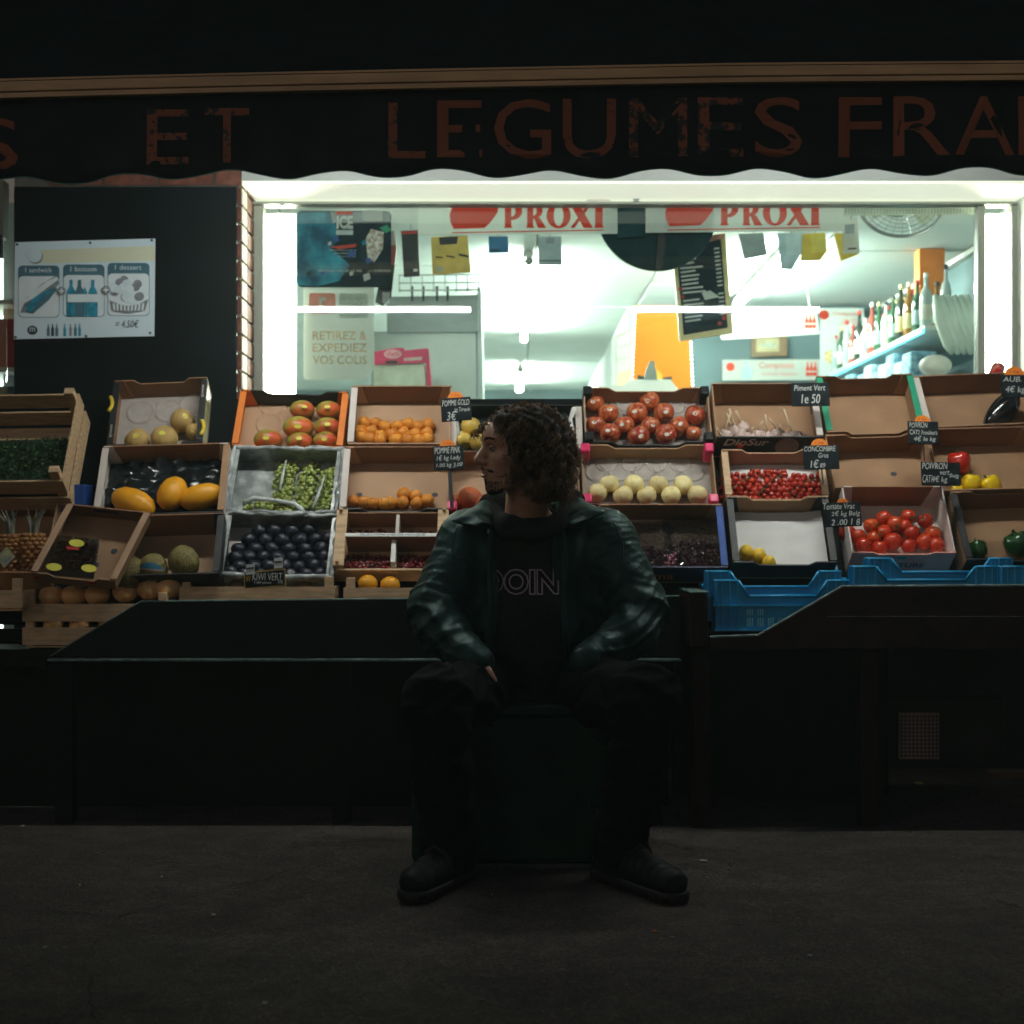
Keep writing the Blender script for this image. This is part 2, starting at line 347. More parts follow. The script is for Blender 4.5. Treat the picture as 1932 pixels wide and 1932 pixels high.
# window frame and glass of the shop window
win = T('shop_window', 'wide pale framed shop window glowing white above the fruit crates', 'window', (0, DW, 1.5))
zt = 1 + (HV-366)*DW/F; zg = 1 + (HV-390)*DW/F
P('header', MB().box(xw0-.02, xw1+.03, DW-.05, DW+.03, zg, zs-.02), framep, win, True, bev=.004)
P('jamb', MB().box(xw0-.02, W(500,0,DW).x, DW-.04, DW+.03, 1.45, zg-.002), framep, win, True, bev=.004)
P('jamb', MB().box(W(1903,0,DW).x, xw1+.03, DW-.04, DW+.03, 1.45, zg-.002), framep, win, True, bev=.004)
P('mullion', MB().box(W(1841,0,DW).x, W(1856,0,DW).x, DW-.03, DW+.03, 1.45, zg-.002), framep, win, True, bev=.004)
P('sill', MB().box(xw0-.02, xw1+.03, DW-.08, DW+.05, 1.47, 1.52), framep, win, True, bev=.004)
gx0, gx1 = W(500,0,DW).x+.001, W(1841,0,DW).x-.001        # the pane leans a few millimetres outwards at the top
P('glass_pane', MB().add([(gx0,DW-.004,1.521),(gx1,DW-.004,1.521),(gx1,DW+.002,1.521),(gx0,DW+.002,1.521),(gx0,DW+.016,zg-.003),(gx1,DW+.016,zg-.003),(gx1,DW+.022,zg-.003),(gx0,DW+.022,zg-.003)],
    [(0,3,2,1),(4,5,6,7),(0,1,5,4),(1,2,6,5),(2,3,7,6),(3,0,4,7)]), glass, win, True)
P('glass_pane', MB().box(W(1856,0,DW).x+.001, W(1903,0,DW).x-.001, DW, DW+.006, 1.521, zg-.003), glass, win, True)
lk = disc_at('lock', 1201, 372, 8, DW-.065, steel, win, .014, n=6)
for u in (1181, 1220): disc_at('screw', u, 372, 2, DW-.056, steel, win, .006, n=10)
disc_at('screw', 532, 384, 5, DW-.056, steel, win, .006, n=12); disc_at('screw', 1871, 366, 6, DW-.056, steel, win, .006, n=12)
hs = panel('hours_sticker', 1106, 364, 1152, 379, DW-.0535, mat('sticker_pale',(.66,.62,.56),.5,.03), win, .002)
for i in range(5): disc_at('star', 1111+i*9, 369, 2.6, DW-.056, mat('star_red',(.6,.12,.12),.5), win, .002, n=5)
# ---------------------------------------------------------------- shop interior
DB, ZC = 9.5, 2.45
x_r = W(1657,0,DB).x; x_m = W(1200,0,DB).x
ceilm = mat('ceiling_panel', (.74,.80,.78), .7, .04, 2, .03)
tealw = mat('teal_wall', (.10,.16,.18), .7, .15, 2, .05)
room = T('shop_room', 'bright shop interior with white panelled ceiling seen through the window', 'room', (0, DW+.1, 0))
for i, (xa, xb) in enumerate([(-2.2,-1.05),(-1.04,.12),(.13,.79)]):
    for j in range(6): P('ceiling_panel', MB().box(xa, xb, DW+.21+j*1.45, DW+.21+j*1.45+1.44, ZC+(.004 if (i+j)%2 else 0), ZC+.04), ceilm, room, True)
for i, (xa, xb) in enumerate([(.80,1.55),(1.56,x_r+.02)]):
    for j in range(3): P('ceiling_panel', MB().box(xa, xb, DW+.21+j*1.03, min(DB, DW+.21+j*1.03+1.02), ZC+(.004 if (i+j)%2 else 0), ZC+.04), ceilm, room, True)
P('wall', MB().box(x_m, x_r+.1, DB, DB+.1, 0, ZC+.05), tealw, room, True, label='teal wall behind the counter')
P('wall', MB().box(x_r+.02, x_r+.1, DW+.2, DB, 0, ZC+.05), tealw, room, True)
P('wall', MB().box(x_m-.05, x_m, DB+.1, 15, 0, ZC+.05), plaster, room, True)
P('wall', MB().box(-2.3, x_m, 15, 15.1, 0, ZC+.05), tealw, room, True)
P('wall', MB().box(-2.3, -2.2, DW+.35, 15, 0, ZC+.05), plaster, room, True)
P('shop_floor', MB().box(-2.3, x_r+.1, DW+.21, 15, -.02, .01), mat('shop_tiles',(.35,.35,.33),.4,.1), room, True)
P('cornice', MB().box(x_r-.02, x_r+.018, DW+.25, DB-.01, ZC-.03, ZC-.004), whitep, room, True)
def tube_lamp(name, label, p0, p1, glow, group=None, r_=.013, hdir=(0,0,1), hous=True):
    p0, p1 = Vector(p0), Vector(p1); t = T(name, label, 'lamp', p0, group); h = Vector(hdir)
    if hous:
        a = (p1-p0).normalized(); s_ = a.cross(h).normalized()*.022; q = h*.018; q2 = h*.05
        vs = [p0-a*.03+s_+q, p1+a*.03+s_+q, p1+a*.03-s_+q, p0-a*.03-s_+q, p0-a*.03+s_*.7+q2, p1+a*.03+s_*.7+q2, p1+a*.03-s_*.7+q2, p0-a*.03-s_*.7+q2]
        P('housing', MB().add(vs, [(0,1,2,3),(7,6,5,4),(0,4,5,1),(1,5,6,2),(2,6,7,3),(3,7,4,0)]), whitep, t, True)
    P('tube', MB().tube([p0, p1], r_, 12), glow, t, True)
    for p, s in ((p0, -1), (p1, 1)): P('end_cap', MB().tube([p + (p1-p0).normalized()*s*.001, p + (p1-p0).normalized()*s*.022], r_*1.05, 12), steel, t, True)
    return t
tube_lamp('ceiling_lamp', 'long ceiling tube running into the depth of the shop', (.085, 7.6, ZC-.06), (.085, 10.6, ZC-.06), glowin, 'ceiling tubes in the shop', .022)
tube_lamp('ceiling_lamp', 'short far ceiling tube beyond the long one', (.07, 12.6, ZC-.06), (.07, 14.2, ZC-.06), glowin, 'ceiling tubes in the shop', .03)
tube_lamp('ceiling_lamp', 'ceiling tube over the counter right of the menu board', (1.36, 7.35, ZC-.06), (1.36, 9.0, ZC-.06), glowin, 'ceiling tubes in the shop', .025)
# upright diffused lamps at both ends of the window
def side_lamp(label, u0, u1, d):
    t = T('window_lamp', label, 'lamp', W((u0+u1)/2, 700, d), 'upright lamps at the window ends'); a, b = W(u0, 0, d).x, W(u1, 0, d).x
    P('diffuser', MB().box(a, b, d, d+.03, 1.53, zg-.02), glowside, t, True, bev=.008); P('housing', MB().box(a-.01, b+.01, d+.032, d+.07, 1.52, zg-.01), whitep, t, True)
side_lamp('upright glowing lamp at the left end of the shop window', 503, 552, DW+.06)
side_lamp('upright glowing lamp at the right end of the shop window', 1862, 1899, DW+.06)

# ---------------------------------------------------------------- awning
awn = T('awning', 'black shop awning with faded orange lettering and a wavy lower edge', 'awning', (0, 4.9, 2.3))
DA = 4.9
fabric = mat('awning_fabric', (.011,.014,.017), .8, .35, 6, .3, 200, spec=.15)
def bar_v(u): return 158 - 34*min(1, max(0, (u+100)/1500))**.8 - 4*max(0,(u-1400)/500)   # top edge of the front bar
barm = mat('awning_bar_paint', (.62,.40,.21), .5, .15, 9, .06, stretch=(.4,3,3))
us = list(range(-260, 2260, 60))
def sweep(fv0, fv1, y0, y1, mb=None):
    mb = mb or MB(); vs = []
    for u in us:
        z0, z1 = W(u, fv1(u), DA).z, W(u, fv0(u), DA).z; x = W(u, 0, DA).x
        vs += [(x,y0,z0),(x,y1,z0),(x,y1,z1),(x,y0,z1)]
    fs = []
    for i in range(len(us)-1):
        a = i*4
        for k in range(4): fs.append((a+k, a+(k+1)%4, a+4+(k+1)%4, a+4+k))
    fs += [(3,2,1,0), tuple(len(vs)-4+k for k in range(4))]
    return mb.add(vs, fs)
P('front_bar', sweep(lambda u: bar_v(u)+5, lambda u: bar_v(u)+24, DA-.03, DA+.03), barm, awn, True, bev=.003)
P('bar_lip', sweep(lambda u: bar_v(u)-1, lambda u: bar_v(u)+3, DA-.026, DA+.03), barm, awn, True)
P('bar_lip', sweep(lambda u: bar_v(u)+26, lambda u: bar_v(u)+35, DA-.026, DA+.03), barm, awn, True)
P('bar_groove', sweep(lambda u: bar_v(u)+3, lambda u: bar_v(u)+26, DA-.018, DA+.028), inkd, awn, True)
def edge_v(u): return 327 + 14*max(0, (500-u)/500) - 9*math.sin((u-1240)/201*2*math.pi + math.pi/2) - .002*max(0,u-1000)*2
mb = MB(); nU = 260; cols = []
for i in range(nU+1):
    u = -260 + 2500*i/nU; x = W(u,0,DA).x; zt_ = W(u, bar_v(u)+33, DA).z; zb_ = W(u, edge_v(u), DA).z
    yw = .016*math.sin(u*.013) + .009*math.sin(u*.031+1) + .004*math.sin(u*.083)
    cols.append([(x, DA + .004 + yw*k/6 , zt_ + (zb_-zt_)*k/6) for k in range(7)])
vs = [p for c in cols for p in c]; fs = [(i*7+k, (i+1)*7+k, (i+1)*7+k+1, i*7+k+1) for i in range(nU) for k in range(6)]
val = P('valance', MB().add(vs, fs), fabric, awn, True, smooth=True); sm = val.modifiers.new('solid', 'SOLIDIFY'); sm.thickness = .003
edge = MB(); edge.tube([Vector(c[-1]) + Vector((0,-.001,0)) for c in cols], .0024, 6)
P('piping', edge, mat('teal_piping', (.04,.20,.20), .5), awn, True)
mb = MB(); vs = []
for u in us:
    vs += [tuple(W(u, bar_v(u)+2, DA)), (W(u,0,DA).x, DP+.02, 3.25), (W(u,0,DA).x, DP+.02, 3.22), tuple(W(u, bar_v(u)+6, DA))]
fs = []
for i in range(len(us)-1):
    a = i*4; fs += [(a+k, a+(k+1)%4, a+4+(k+1)%4, a+4+k) for k in range(4)]
P('canopy', MB().add(vs, fs), fabric, awn, True)
def worn(name, thr):
    m = bpy.data.materials.new(name); m.use_nodes = True; t = m.node_tree; b = t.nodes['Principled BSDF']; tc = t.nodes.new('ShaderNodeTexCoord')
    n = t.nodes.new('ShaderNodeTexNoise'); n.inputs['Scale'].default_value = 26; n.inputs['Detail'].default_value = 7; n.inputs['Roughness'].default_value = .7
    r = t.nodes.new('ShaderNodeValToRGB'); r.color_ramp.elements[0].position = thr; r.color_ramp.elements[1].position = thr+.02
    r.color_ramp.elements[0].color = (.011,.014,.017,1); r.color_ramp.elements[1].color = (.27,.068,.026,1)
    t.links.new(tc.outputs['Object'], n.inputs[0]); t.links.new(n.outputs[0], r.inputs[0]); t.links.new(r.outputs[0], b.inputs['Base Color']); b.inputs['Roughness'].default_value = .7
    return m
w1, w2, w3 = worn('letter_paint', .31), worn('letter_paint_worn', .43), worn('letter_paint_very_worn', .49)
for ch, u0, u1, v0, v1, m in [('S',-60,32,222,320,w1),('E',278,358,207,312,w2),('T',387,470,204,307,w2),('L',733,803,194,300,w2),('E',825,910,190,298,w1),
        ('G',932,1040,187,298,w1),('U',1062,1162,186,298,w2),('M',1187,1296,185,296,w3),('E',1316,1402,184,296,w3),('S',1424,1514,183,295,w1),
        ('F',1583,1664,183,294,w1),('R',1686,1790,182,294,w1),('A',1800,1913,182,293,w1),('I',1921,1938,182,293,w1),('S',1960,2050,182,293,w1)]:
    a_, b_ = W(u0, v1, DA), W(u1, v0, DA); mb = text_box(ch, a_.x, b_.x, a_.z, b_.z, 0, .0012)
    def on_cloth(x, z, t):
        u = CU + x*F/DA; q = (W(u, bar_v(u)+33, DA).z - z) / max(.01, W(u, bar_v(u)+33, DA).z - W(u, edge_v(u), DA).z)
        return (x, DA + .004 + (.016*math.sin(u*.013) + .009*math.sin(u*.031+1) + .004*math.sin(u*.083))*q - .0035 - t, z)
    mb.v = [on_cloth(x, z, t) for x, z, t in mb.v]; P('letter', mb, m, awn, True)
# lamps hanging behind the valance (they light the fruit and mirror in the glass)
tube_lamp('awning_lamp', 'fluorescent tube hung behind the valance at left', (-1.13, 4.95, 2.255), (-.22, 4.95, 2.255), glowm, 'tubes behind the valance')
tube_lamp('awning_lamp', 'fluorescent tube hung behind the valance at right', (.62, 4.95, 2.255), (1.62, 4.95, 2.255), glowm, 'tubes behind the valance')

# ================================================================ NOTICE BOARD, POSTER, NEIGHBOUR WINDOW
nb = T('notice_board', 'tall black board covering the brick pier left of the window', 'board', W(230,700,DP-.03))
a, b = W(26,0,DP-.03), W(446,0,DP-.03); blackboard = mat('black_board', (.004,.007,.009), .45, .3, 3, .04, spec=.10)
P('board_panel', MB().box(a.x, b.x, DP-.03, DP-.004, .55, W(0,352,DP-.03).z), blackboard, nb, True, bev=.003)
po = T('menu_poster', 'white laminated meal deal poster screwed to the black board', 'poster', W(160,545,DP-.04)); dp = DP-.036
pap = mat('poster_paper', (.64,.80,.88), .45, .03, 4, .02); pteal = mat('poster_teal', (.06,.17,.23), .5); pgrey = mat('poster_grey', (.22,.26,.28), .5, .2, 30)
plight = mat('poster_light', (.74,.86,.92), .5, .04); pcyan = mat('poster_cyan', (.02,.28,.42), .5, .35, 40); pcream = mat('poster_cream', (.68,.72,.54), .5, .03)
poly_at('sheet', [(28,457),(293,450),(291,634),(26,640)], dp, pap, po, .003)
e = .0012
poly_at('band', [(60,472),(292,464),(292,492),(64,497)], dp-e, pcream, po, .001)
disc_at('disc_mark', 67, 484, 14, dp-2*e, pgrey, po, .001); disc_at('disc_mark', 65, 481, 14, dp-2.6*e, pap, po, .001)
def rrect(u0, v0, u1, v1, r_=8, top=True):
    pts = []
    for cx, cy, a0 in ((u1-r_, v0+r_, -90), (u1-r_, v1-r_, 0), (u0+r_, v1-r_, 90), (u0+r_, v0+r_, 180)):
        for k in range(5): t = R(a0 + 90*k/4); pts.append((cx + r_*math.cos(t), cy + r_*math.sin(t)))
    return pts
for i, (u0, u1, v0, v1, word) in enumerate([(34,112,501,599,'1 sandwich'),(119,197,499,598,'1 boisson'),(203,282,496,596,'1 dessert')]):
    poly_at('frame', rrect(u0,v0,u1,v1), dp-e, pteal, po, .001)
    poly_at('picture_area', rrect(u0+1,v0+20,u1-1,v1-1), dp-2*e, plight, po, .001)
    text_at(word, u0+14, v0+4, u1-15, v0+13, dp-2*e, plight, po)
poly_at('sandwich_picture', [(38,590),(50,562),(80,535),(108,519),(111,535),(90,562),(60,590)], dp-3*e, pgrey, po, .001)
poly_at('sandwich_picture', [(50,590),(48,575),(70,558),(100,542),(108,545),(92,566),(62,592)], dp-4*e, pteal, po, .001)
poly_at('sandwich_picture', [(47,583),(66,560),(95,545),(98,549),(76,564),(58,588)], dp-5*e, pcyan, po, .001)
poly_at('sandwich_picture', [(40,575),(60,552),(88,531),(108,522),(109,528),(86,545),(62,563)], dp-5*e, plight, po, .001)
for i, u in enumerate((134,150,156,175)):
    h = 528 if i != 2 else 545
    poly_at('bottle_picture', [(u-9,597),(u-9,560),(u-8,550),(u-3,540),(u-3,h),(u+3,h),(u+3,540),(u+8,550),(u+9,560),(u+9,597)], dp-(3+i%2)*e, (pcyan, pteal, pcyan, pcyan)[i], po, .001)
poly_at('label_picture', rrect(127,555,184,570,2), dp-5.5*e, plight, po, .001)
for i in range(26):
    a_ = random.uniform(0, 6.28); q = random.uniform(0,1)**.5
    disc_at('dessert_picture', 243+q*30*math.cos(a_), 555-10+q*22*math.sin(a_), 8, dp-(3+.15*i)*e, (plight,pap,pgrey)[i%3], po, .0008, n=12)
poly_at('dessert_picture', [(207,566),(225,574),(243,577),(262,574),(280,564),(274,585),(243,591),(213,586)], dp-8*e, pgrey, po, .001)
for i in range(9): poly_at('dessert_picture', [(213+i*7,572+3*math.sin(i*.4)),(216+i*7,572+3*math.sin(i*.4)),(217+i*6.6,586),(214+i*6.6,586)], dp-9*e, plight, po, .0008)
for u, v in ((116,549),(200,547)):
    disc_at('plus_mark', u, v, 8, dp-9.5*e, pgrey, po, .001)
    text_at('+', u-5, v-5, u+5, v+5, dp-10.5*e, plight, po, off=.03)
disc_at('crest', 61, 623, 10, dp-e, inkd, po, .001, .9, n=9); text_at('m', 56, 618, 66, 626, dp-2*e, pap, po)
for i, u in enumerate((91,99,107,122,133,142,150)): poly_at('small_bottle_picture', [(u-2.6,634),(u-2.6,620),(u-1,616),(u-1,611),(u+1,611),(u+1,616),(u+2.6,620),(u+2.6,634)], dp-e, (pteal,inkd,pteal,pcyan,pgrey,pteal,pcyan)[i], po, .001)
text_at('= 4.50€', 218, 604, 262, 618, dp-e, inkd, po, shear=.2)
for u, v in ((32,461),(170,458),(286,453),(29,636),(162,634),(283,628)): disc_at('screw', u, v, 2.4, dp-.004, inkd, po, .004, n=8)
# neighbouring window: only a sliver of it shows at the left edge
nw = T('shop_window', 'narrow sliver of a second lit window at the left photo edge', 'window', (-2.5, DW, 1.5))
xe = W(14,0,DW).x; xl = -3.2
P('header', MB().box(xl, xe, DW-.05, DW+.02, W(0,452,DW).z, W(0,345,DW).z), framep, nw, True)
P('blind_box', MB().box(xl, xe, DW-.08, DW-.052, W(0,492,DW).z, W(0,450,DW).z), blackpaint, nw, True)
P('glass_pane', MB().box(xl, xe, DW-.01, DW-.004, .9, W(0,494,DW).z), glass, nw, True)
P('sill', MB().box(xl, xe, DW-.08, DW+.02, .8, .9), framep, nw, True)
nr = T('display_case', 'lit shelves of goods behind the sliver of window at left', 'shelf', (-2.6, 6.9, 1))
P('glowing_back_panel', MB().box(xl, xe-.03, 6.95, 6.98, .5, 2.4), mat('glow_panel',(.8,.85,.8),.6,.05,emit=2.2,ecol=(.8,.95,.85)), nr, True)  # panel made to glow so the shelves look lit; not a lamp
for z in (1.05,1.42,1.72,2.02): P('shelf_board', MB().box(xl, xe-.03, 6.6, 6.95, z, z+.02), whitep, nr, True)
for i, (z, m) in enumerate([(1.44,tealw),(1.44,bluep),(1.74,redp),(1.74,yellowp),(1.07,greenp),(2.04,whitep)]):
    x = xe-.13-.14*(i%2)
    P('packet', MB().box(x, x+.11, 6.63, 6.7, z, z+.22), m, nr, True, bev=.005)

# ================================================================ THINGS IN THE SHOP WINDOW
navy = mat('navy_print', (.008,.024,.035), .6, .4, 12, spec=.12); cyan = mat('cyan_print', (.006,.16,.30), .5, .5, 9, col2=(.04,.42,.58), spec=.15, lo=.4, hi=.7); white2 = mat('white_print', (.86,.88,.84), .5, .03, 5, .02, transl=.55)
tealx = mat('teal_print', (.006,.030,.036), .6, .2, spec=.12); yel = mat('mustard_print', (.72,.56,.16), .5, transl=.4); proxi = mat('vermilion_print', (.88,.045,.002), .5, .03, transl=.4)
d0 = DW + .03
t = T('ice_poster', 'blue and black ice cube poster in the top left of the window', 'poster', W(650,470,d0)); pd = d0
poly_at('sheet', rrect(560,398,738,542,10), pd, navy, t, .002)
poly_at('blue_print', [(561,400),(620,400),(640,440),(628,470),(660,500),(640,530),(600,540),(561,538)], pd-.001, cyan, t, .0008)
poly_at('grey_print', [(622,399),(736,399),(736,418),(628,420)], pd-.002, mat('grey_print',(.25,.29,.30),.5), t, .0008)
poly_at('white_print', rrect(684,397,722,417,3), pd-.003, white2, t, .0008)
poly_at('red_print', [(634,398),(665,398),(665,405),(634,405)], pd-.0032, proxi, t, .0008)
text_at('ICE', 635, 407, 666, 432, pd-.003, white2, t, off=.05); text_at('the artist', 635, 434, 666, 443, pd-.003, white2, t) if 0 else poly_at('white_print', [(634,434),(666,434),(666,443),(634,443)], pd-.003, mat('pale_print',(.5,.55,.55),.5), t, .0008)
poly_at('glass_picture', [(690,450),(700,432),(724,438),(722,470),(706,495),(694,488)], pd-.003, mat('cocktail_print',(.65,.38,.22),.5,.5,60,col2=(.8,.75,.7)), t, .0008)
poly_at('leaf_picture', [(716,430),(730,424),(738,434),(728,440)], pd-.004, greenp, t, .0008)
poly_at('red_print', [(620,466),(672,460),(672,466),(640,470)], pd-.003, proxi, t, .0008)
for i in range(3): text_at('boissons fraiches et glaces', 622+i*8, 470+i*6, 672, 474+i*6, pd-.003, white2, t)
text_at('rafraichissez votre ete a la maison avec moderation', 600, 507, 737, 513, pd-.003, white2, t)
for i in range(14):
    u, v = random.uniform(565,690), random.uniform(430,530); s_ = random.uniform(6,14)
    poly_at('ice_picture', [(u,v),(u+s_,v-s_*.4),(u+s_*1.2,v+s_*.6),(u+s_*.2,v+s_)], pd-.0042-.0001*i, (cyan,bluep,white2,navy)[i%4], t, .0006)
t = T('parcel_sign', 'faded white parcel pickup sign with rounded corner in the window', 'sign', W(640,620,d0+.03)); pd = d0+.03
pts = rrect(573,541,706,716,6); pts[5:10] = [(706-30+30*math.cos(R(90*k/4)), 716-30+30*math.sin(R(90*k/4))) for k in range(5)]
poly_at('sheet', pts, pd, white2, t, .004)
palered = mat('faded_red_print',(.88,.42,.33),.5,transl=.5); palegrey = mat('faded_grey_print',(.62,.66,.58),.5,transl=.5); paleor = mat('faded_orange_print',(.85,.66,.42),.5,transl=.5)
poly_at('red_mark', rrect(583,553,633,592,5), pd-.002, palered, t, .001); poly_at('grey_mark', rrect(640,553,694,600,5), pd-.002, palegrey, t, .001)
text_at('r', 602, 560, 616, 582, pd-.004, white2, t, off=.03); text_at('POINT', 645, 566, 690, 576, pd-.004, white2, t); text_at('RELAIS', 645, 580, 690, 592, pd-.004, white2, t)
text_at('RETIREZ &', 590, 625, 692, 641, pd-.002, paleor, t, off=.01); text_at('EXPEDIEZ', 590, 648, 692, 664, pd-.002, paleor, t, off=.01); text_at('VOS COLIS', 590, 671, 692, 687, pd-.002, paleor, t, off=.01)
# shop name banners
for i, (u0, u1, r0, l0, l1, dv, lab) in enumerate([(790,1165,848,951,1139,0,'left one of two white shop name banners with red lettering'),(1218,1590,1255,1359,1547,-5,'right one of two white shop name banners with red lettering')]):
    t = T('name_banner', lab, 'banner', W((u0+u1)/2,415,d0), 'white name banners across the window top'); pd = d0 + .012
    poly_at('strip', [(u0,394+dv),(u1,391+dv),(u1,441+dv),(u0,444+dv)], pd, white2, t, .002)
    poly_at('red_shape', [(r0+6,388+dv),(r0+94,388+dv),(r0+90,402+dv),(r0+76,421+dv),(r0+66,430+dv),(r0+8,432+dv),(r0+2,420+dv),(r0,405+dv)], pd-.002, proxi, t, .001)
    poly_at('underline', [(r0+5,438+dv),(l1,433+dv),(l1,435+dv),(r0+5,440+dv)], pd-.002, proxi, t, .001)
    # flared capitals
    H0, H1 = 384+dv, 430+dv
    def gl(name, polys, x0, wd):
        for k, pl in enumerate(polys): poly_at('letter', [(x0+wd*x, H1-(H1-H0)*y) for x, y in pl], pd-.002-.0004*k, proxi if name != 'w' else white2, t, .0008)
    ws = (l1-l0)/188
    def arc(cx, cy, rx, ry, a0, a1, n=12): return [(cx+rx*math.cos(R(a0+(a1-a0)*k/n)), cy+ry*math.sin(R(a0+(a1-a0)*k/n))) for k in range(n+1)]
    def ringp(cx, cy, rx, ry, ix, iy, a0=0, a1=360, n=20): return arc(cx,cy,rx,ry,a0,a1,n) + arc(cx,cy,ix,iy,a1,a0,n)
    x0 = l0; stem = [(0,0),(.42,0),(.36,.1),(.36,1),(.04,1),(.04,.1)]
    gl('P', [stem, ringp(.35,.68,.55,.36,.22,.22,-95,95)], x0, 38*ws)
    gl('R', [stem, ringp(.35,.70,.5,.33,.2,.2,-95,95), [(.4,.4),(.7,.42),(1.05,0),(.62,0)]], x0+42*ws, 36*ws)
    gl('O', [ringp(.5,.5,.5,.52,.2,.42)], x0+80*ws, 46*ws)
    gl('X', [[(0,1),(.38,1),(1.0,0),(.6,0)], [(.8,1),(.95,1),(.2,0),(.02,0)]], x0+124*ws, 44*ws)
    gl('I', [[(0,0),(1,0),(.9,.1),(.9,1),(.1,1),(.1,.1)]], x0+170*ws, 18*ws)
t = T('hanging_disc', 'big dark round hanging disc behind the name banners', 'sign', W(1240,400,d0+.08)); pd = d0+.08
disc_at('disc', 1240, 396, 115, pd, tealx, t, .02, n=48); poly_at('post', [(1165,370),(1218,370),(1220,445),(1166,450)], pd-.03, mat('teal_post',(.008,.04,.05),.6,spec=.12), t, .02)
poly_at('strut', [(1244,400),(1262,400),(1250,511),(1236,511)], pd-.012, blackpl, t, .01)
def hang(label, cat, pts, m, d, extra=(), wire=True, name=None):
    us_ = [p[0] for p in pts]; vs_2 = [p[1] for p in pts]; um, v0 = sum(us_)/len(us_), min(vs_2)
    t = T(name or cat.replace(' ','_'), label, cat, W(um, (v0+max(vs_2))/2, d)); poly_at('packet', pts, d, m, t, .02)
    if wire: P('hook', MB().tube([W(um, v0+1, d-.002), W(um, v0-12, d-.002)], .002, 6), steel, t, True)
    for k, (nm, pp, mm) in enumerate(extra): poly_at(nm, pp, d-.003-.001*k, mm, t, .002)
    return t
hang('black hanging accessory pack beside the ice poster', 'hanging pack', [(757,436),(788,434),(792,520),(762,522)], blackpl, d0+.04, [('red_strip',[(758,437),(787,435),(787,440),(758,442)],redp),('white_label',[(780,507),(788,507),(788,512),(780,512)],white2)])
hang('red and black hanging tool pack under the ice poster', 'hanging pack', [(716,440),(744,436),(748,470),(736,560),(722,575),(712,570),(724,500)], mat('red_pack',(.42,.05,.03),.5), d0+.05, [('white_top',[(718,440),(744,437),(745,462),(722,466)],white2),('black_bottom',[(722,500),(745,500),(738,560),(722,578),(708,570)],blackpl),('price_label',[(722,552),(736,552),(734,572),(721,572)],white2)])
hang('mustard yellow hanging card of small tools', 'hanging pack', [(813,447),(882,444),(888,513),(816,517)], yel, d0+.05, [('blister',[(828,448),(864,446),(862,460),(830,462)],inkd),('tool_picture',[(822,483),(836,485),(836,487),(822,486)],inkd),('tool_picture',[(842,481),(858,484),(858,487),(842,484)],inkd),('tool_picture',[(865,478),(884,482),(884,486),(866,482)],inkd),('code_label',[(823,503),(836,502),(837,512),(824,513)],palegrey)])
hang('small blue hanging box left of the grey one', 'hanging pack', [(922,446),(958,446),(960,476),(922,476)], mat('blue_pack',(.02,.16,.32),.5), d0+.05, [('label',[(926,470),(944,471),(944,474),(926,474)],inkd)])
hang('grey white hanging box right of the blue one', 'hanging pack', [(1015,446),(1059,446),(1060,499),(1016,499)], mat('greyblue_pack',(.36,.45,.47),.5), d0+.06, [('logo',[(1030,448),(1046,448),(1046,460),(1030,460)],steel),('stripe',[(1016,490),(1060,490),(1060,493),(1016,493)],tealw)])
hang('grey tilted hanging packs at the right banner edge', 'hanging pack', [(1394,441),(1440,440),(1448,480),(1405,488)], mat('slate_pack',(.27,.34,.34),.5), d0+.06)
hang('pale blue stack of hanging sachets', 'hanging pack', [(1468,441),(1514,440),(1512,478),(1494,508),(1474,506)], mat('skyblue_pack',(.45,.63,.68),.5), d0+.06, [('sachet',[(1482,441),(1510,440),(1510,480),(1484,482)],mat('skyblue_pack_light',(.58,.72,.74),.5))])
hang('bright yellow stack of hanging sachets', 'hanging pack', [(1514,441),(1557,439),(1560,474),(1548,490),(1512,490)], mat('bright_yellow_pack',(.78,.55,.05),.5), d0+.06, [('sachet',[(1530,441),(1556,440),(1558,474),(1532,478)],mat('lemon_yellow_pack',(.8,.65,.10),.5))])
hang('yellow hanging sachets half behind the white card pack', 'hanging pack', [(1574,440),(1600,440),(1622,478),(1588,492)], mat('bright_yellow_pack',(.78,.55,.05),.5), d0+.07)
hang('white card pack with a grey photo over a blue sachet', 'hanging pack', [(1590,416),(1618,412),(1622,476),(1592,478)], white2, d0+.04, [('photo',[(1594,424),(1612,422),(1612,440),(1594,441)],steel),('print',[(1600,468),(1616,467),(1616,470),(1600,471)],inkd)])
# wire basket and white fridge, pink box
fr = T('fridge', 'tall white fridge with a grey front panel on top behind the window', 'fridge', W(800,700,7.2)); d7 = 7.2
poly_at('door', [(700,626),(898,624),(900,800),(700,800)], d7, mat('fridge_white',(.75,.88,.86),.4,.03), fr, .5)
poly_at('top_panel', [(730,560),(902,556),(902,626),(730,627)], d7-.03, mat('fridge_grey',(.38,.46,.47),.4,.05), fr, .45)
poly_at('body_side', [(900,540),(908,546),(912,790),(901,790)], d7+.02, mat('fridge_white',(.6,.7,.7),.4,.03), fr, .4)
for u in (775,796,822,842): poly_at('peg', [(u,540),(u+5,540),(u+4,568),(u+1,568)], d7-.05, inkd, fr, .01)
bk = T('wire_basket', 'grey wire basket lying on top of the fridge', 'basket', W(820,540,7.2)); mb = MB()
for v in (519,534,548): mb.tube([W(752,v,7.12), W(905,v-1,7.12)], .003, 6); mb.tube([W(752,v,7.4), W(905,v-1,7.4)], .003, 6)
for k in range(8): mb.tube([W(754+k*21.4,519,7.12), W(754+k*21.4,550,7.12), W(754+k*21.4,550,7.4)], .0025, 6)
P('wire_mesh', mb, steel, bk, True)
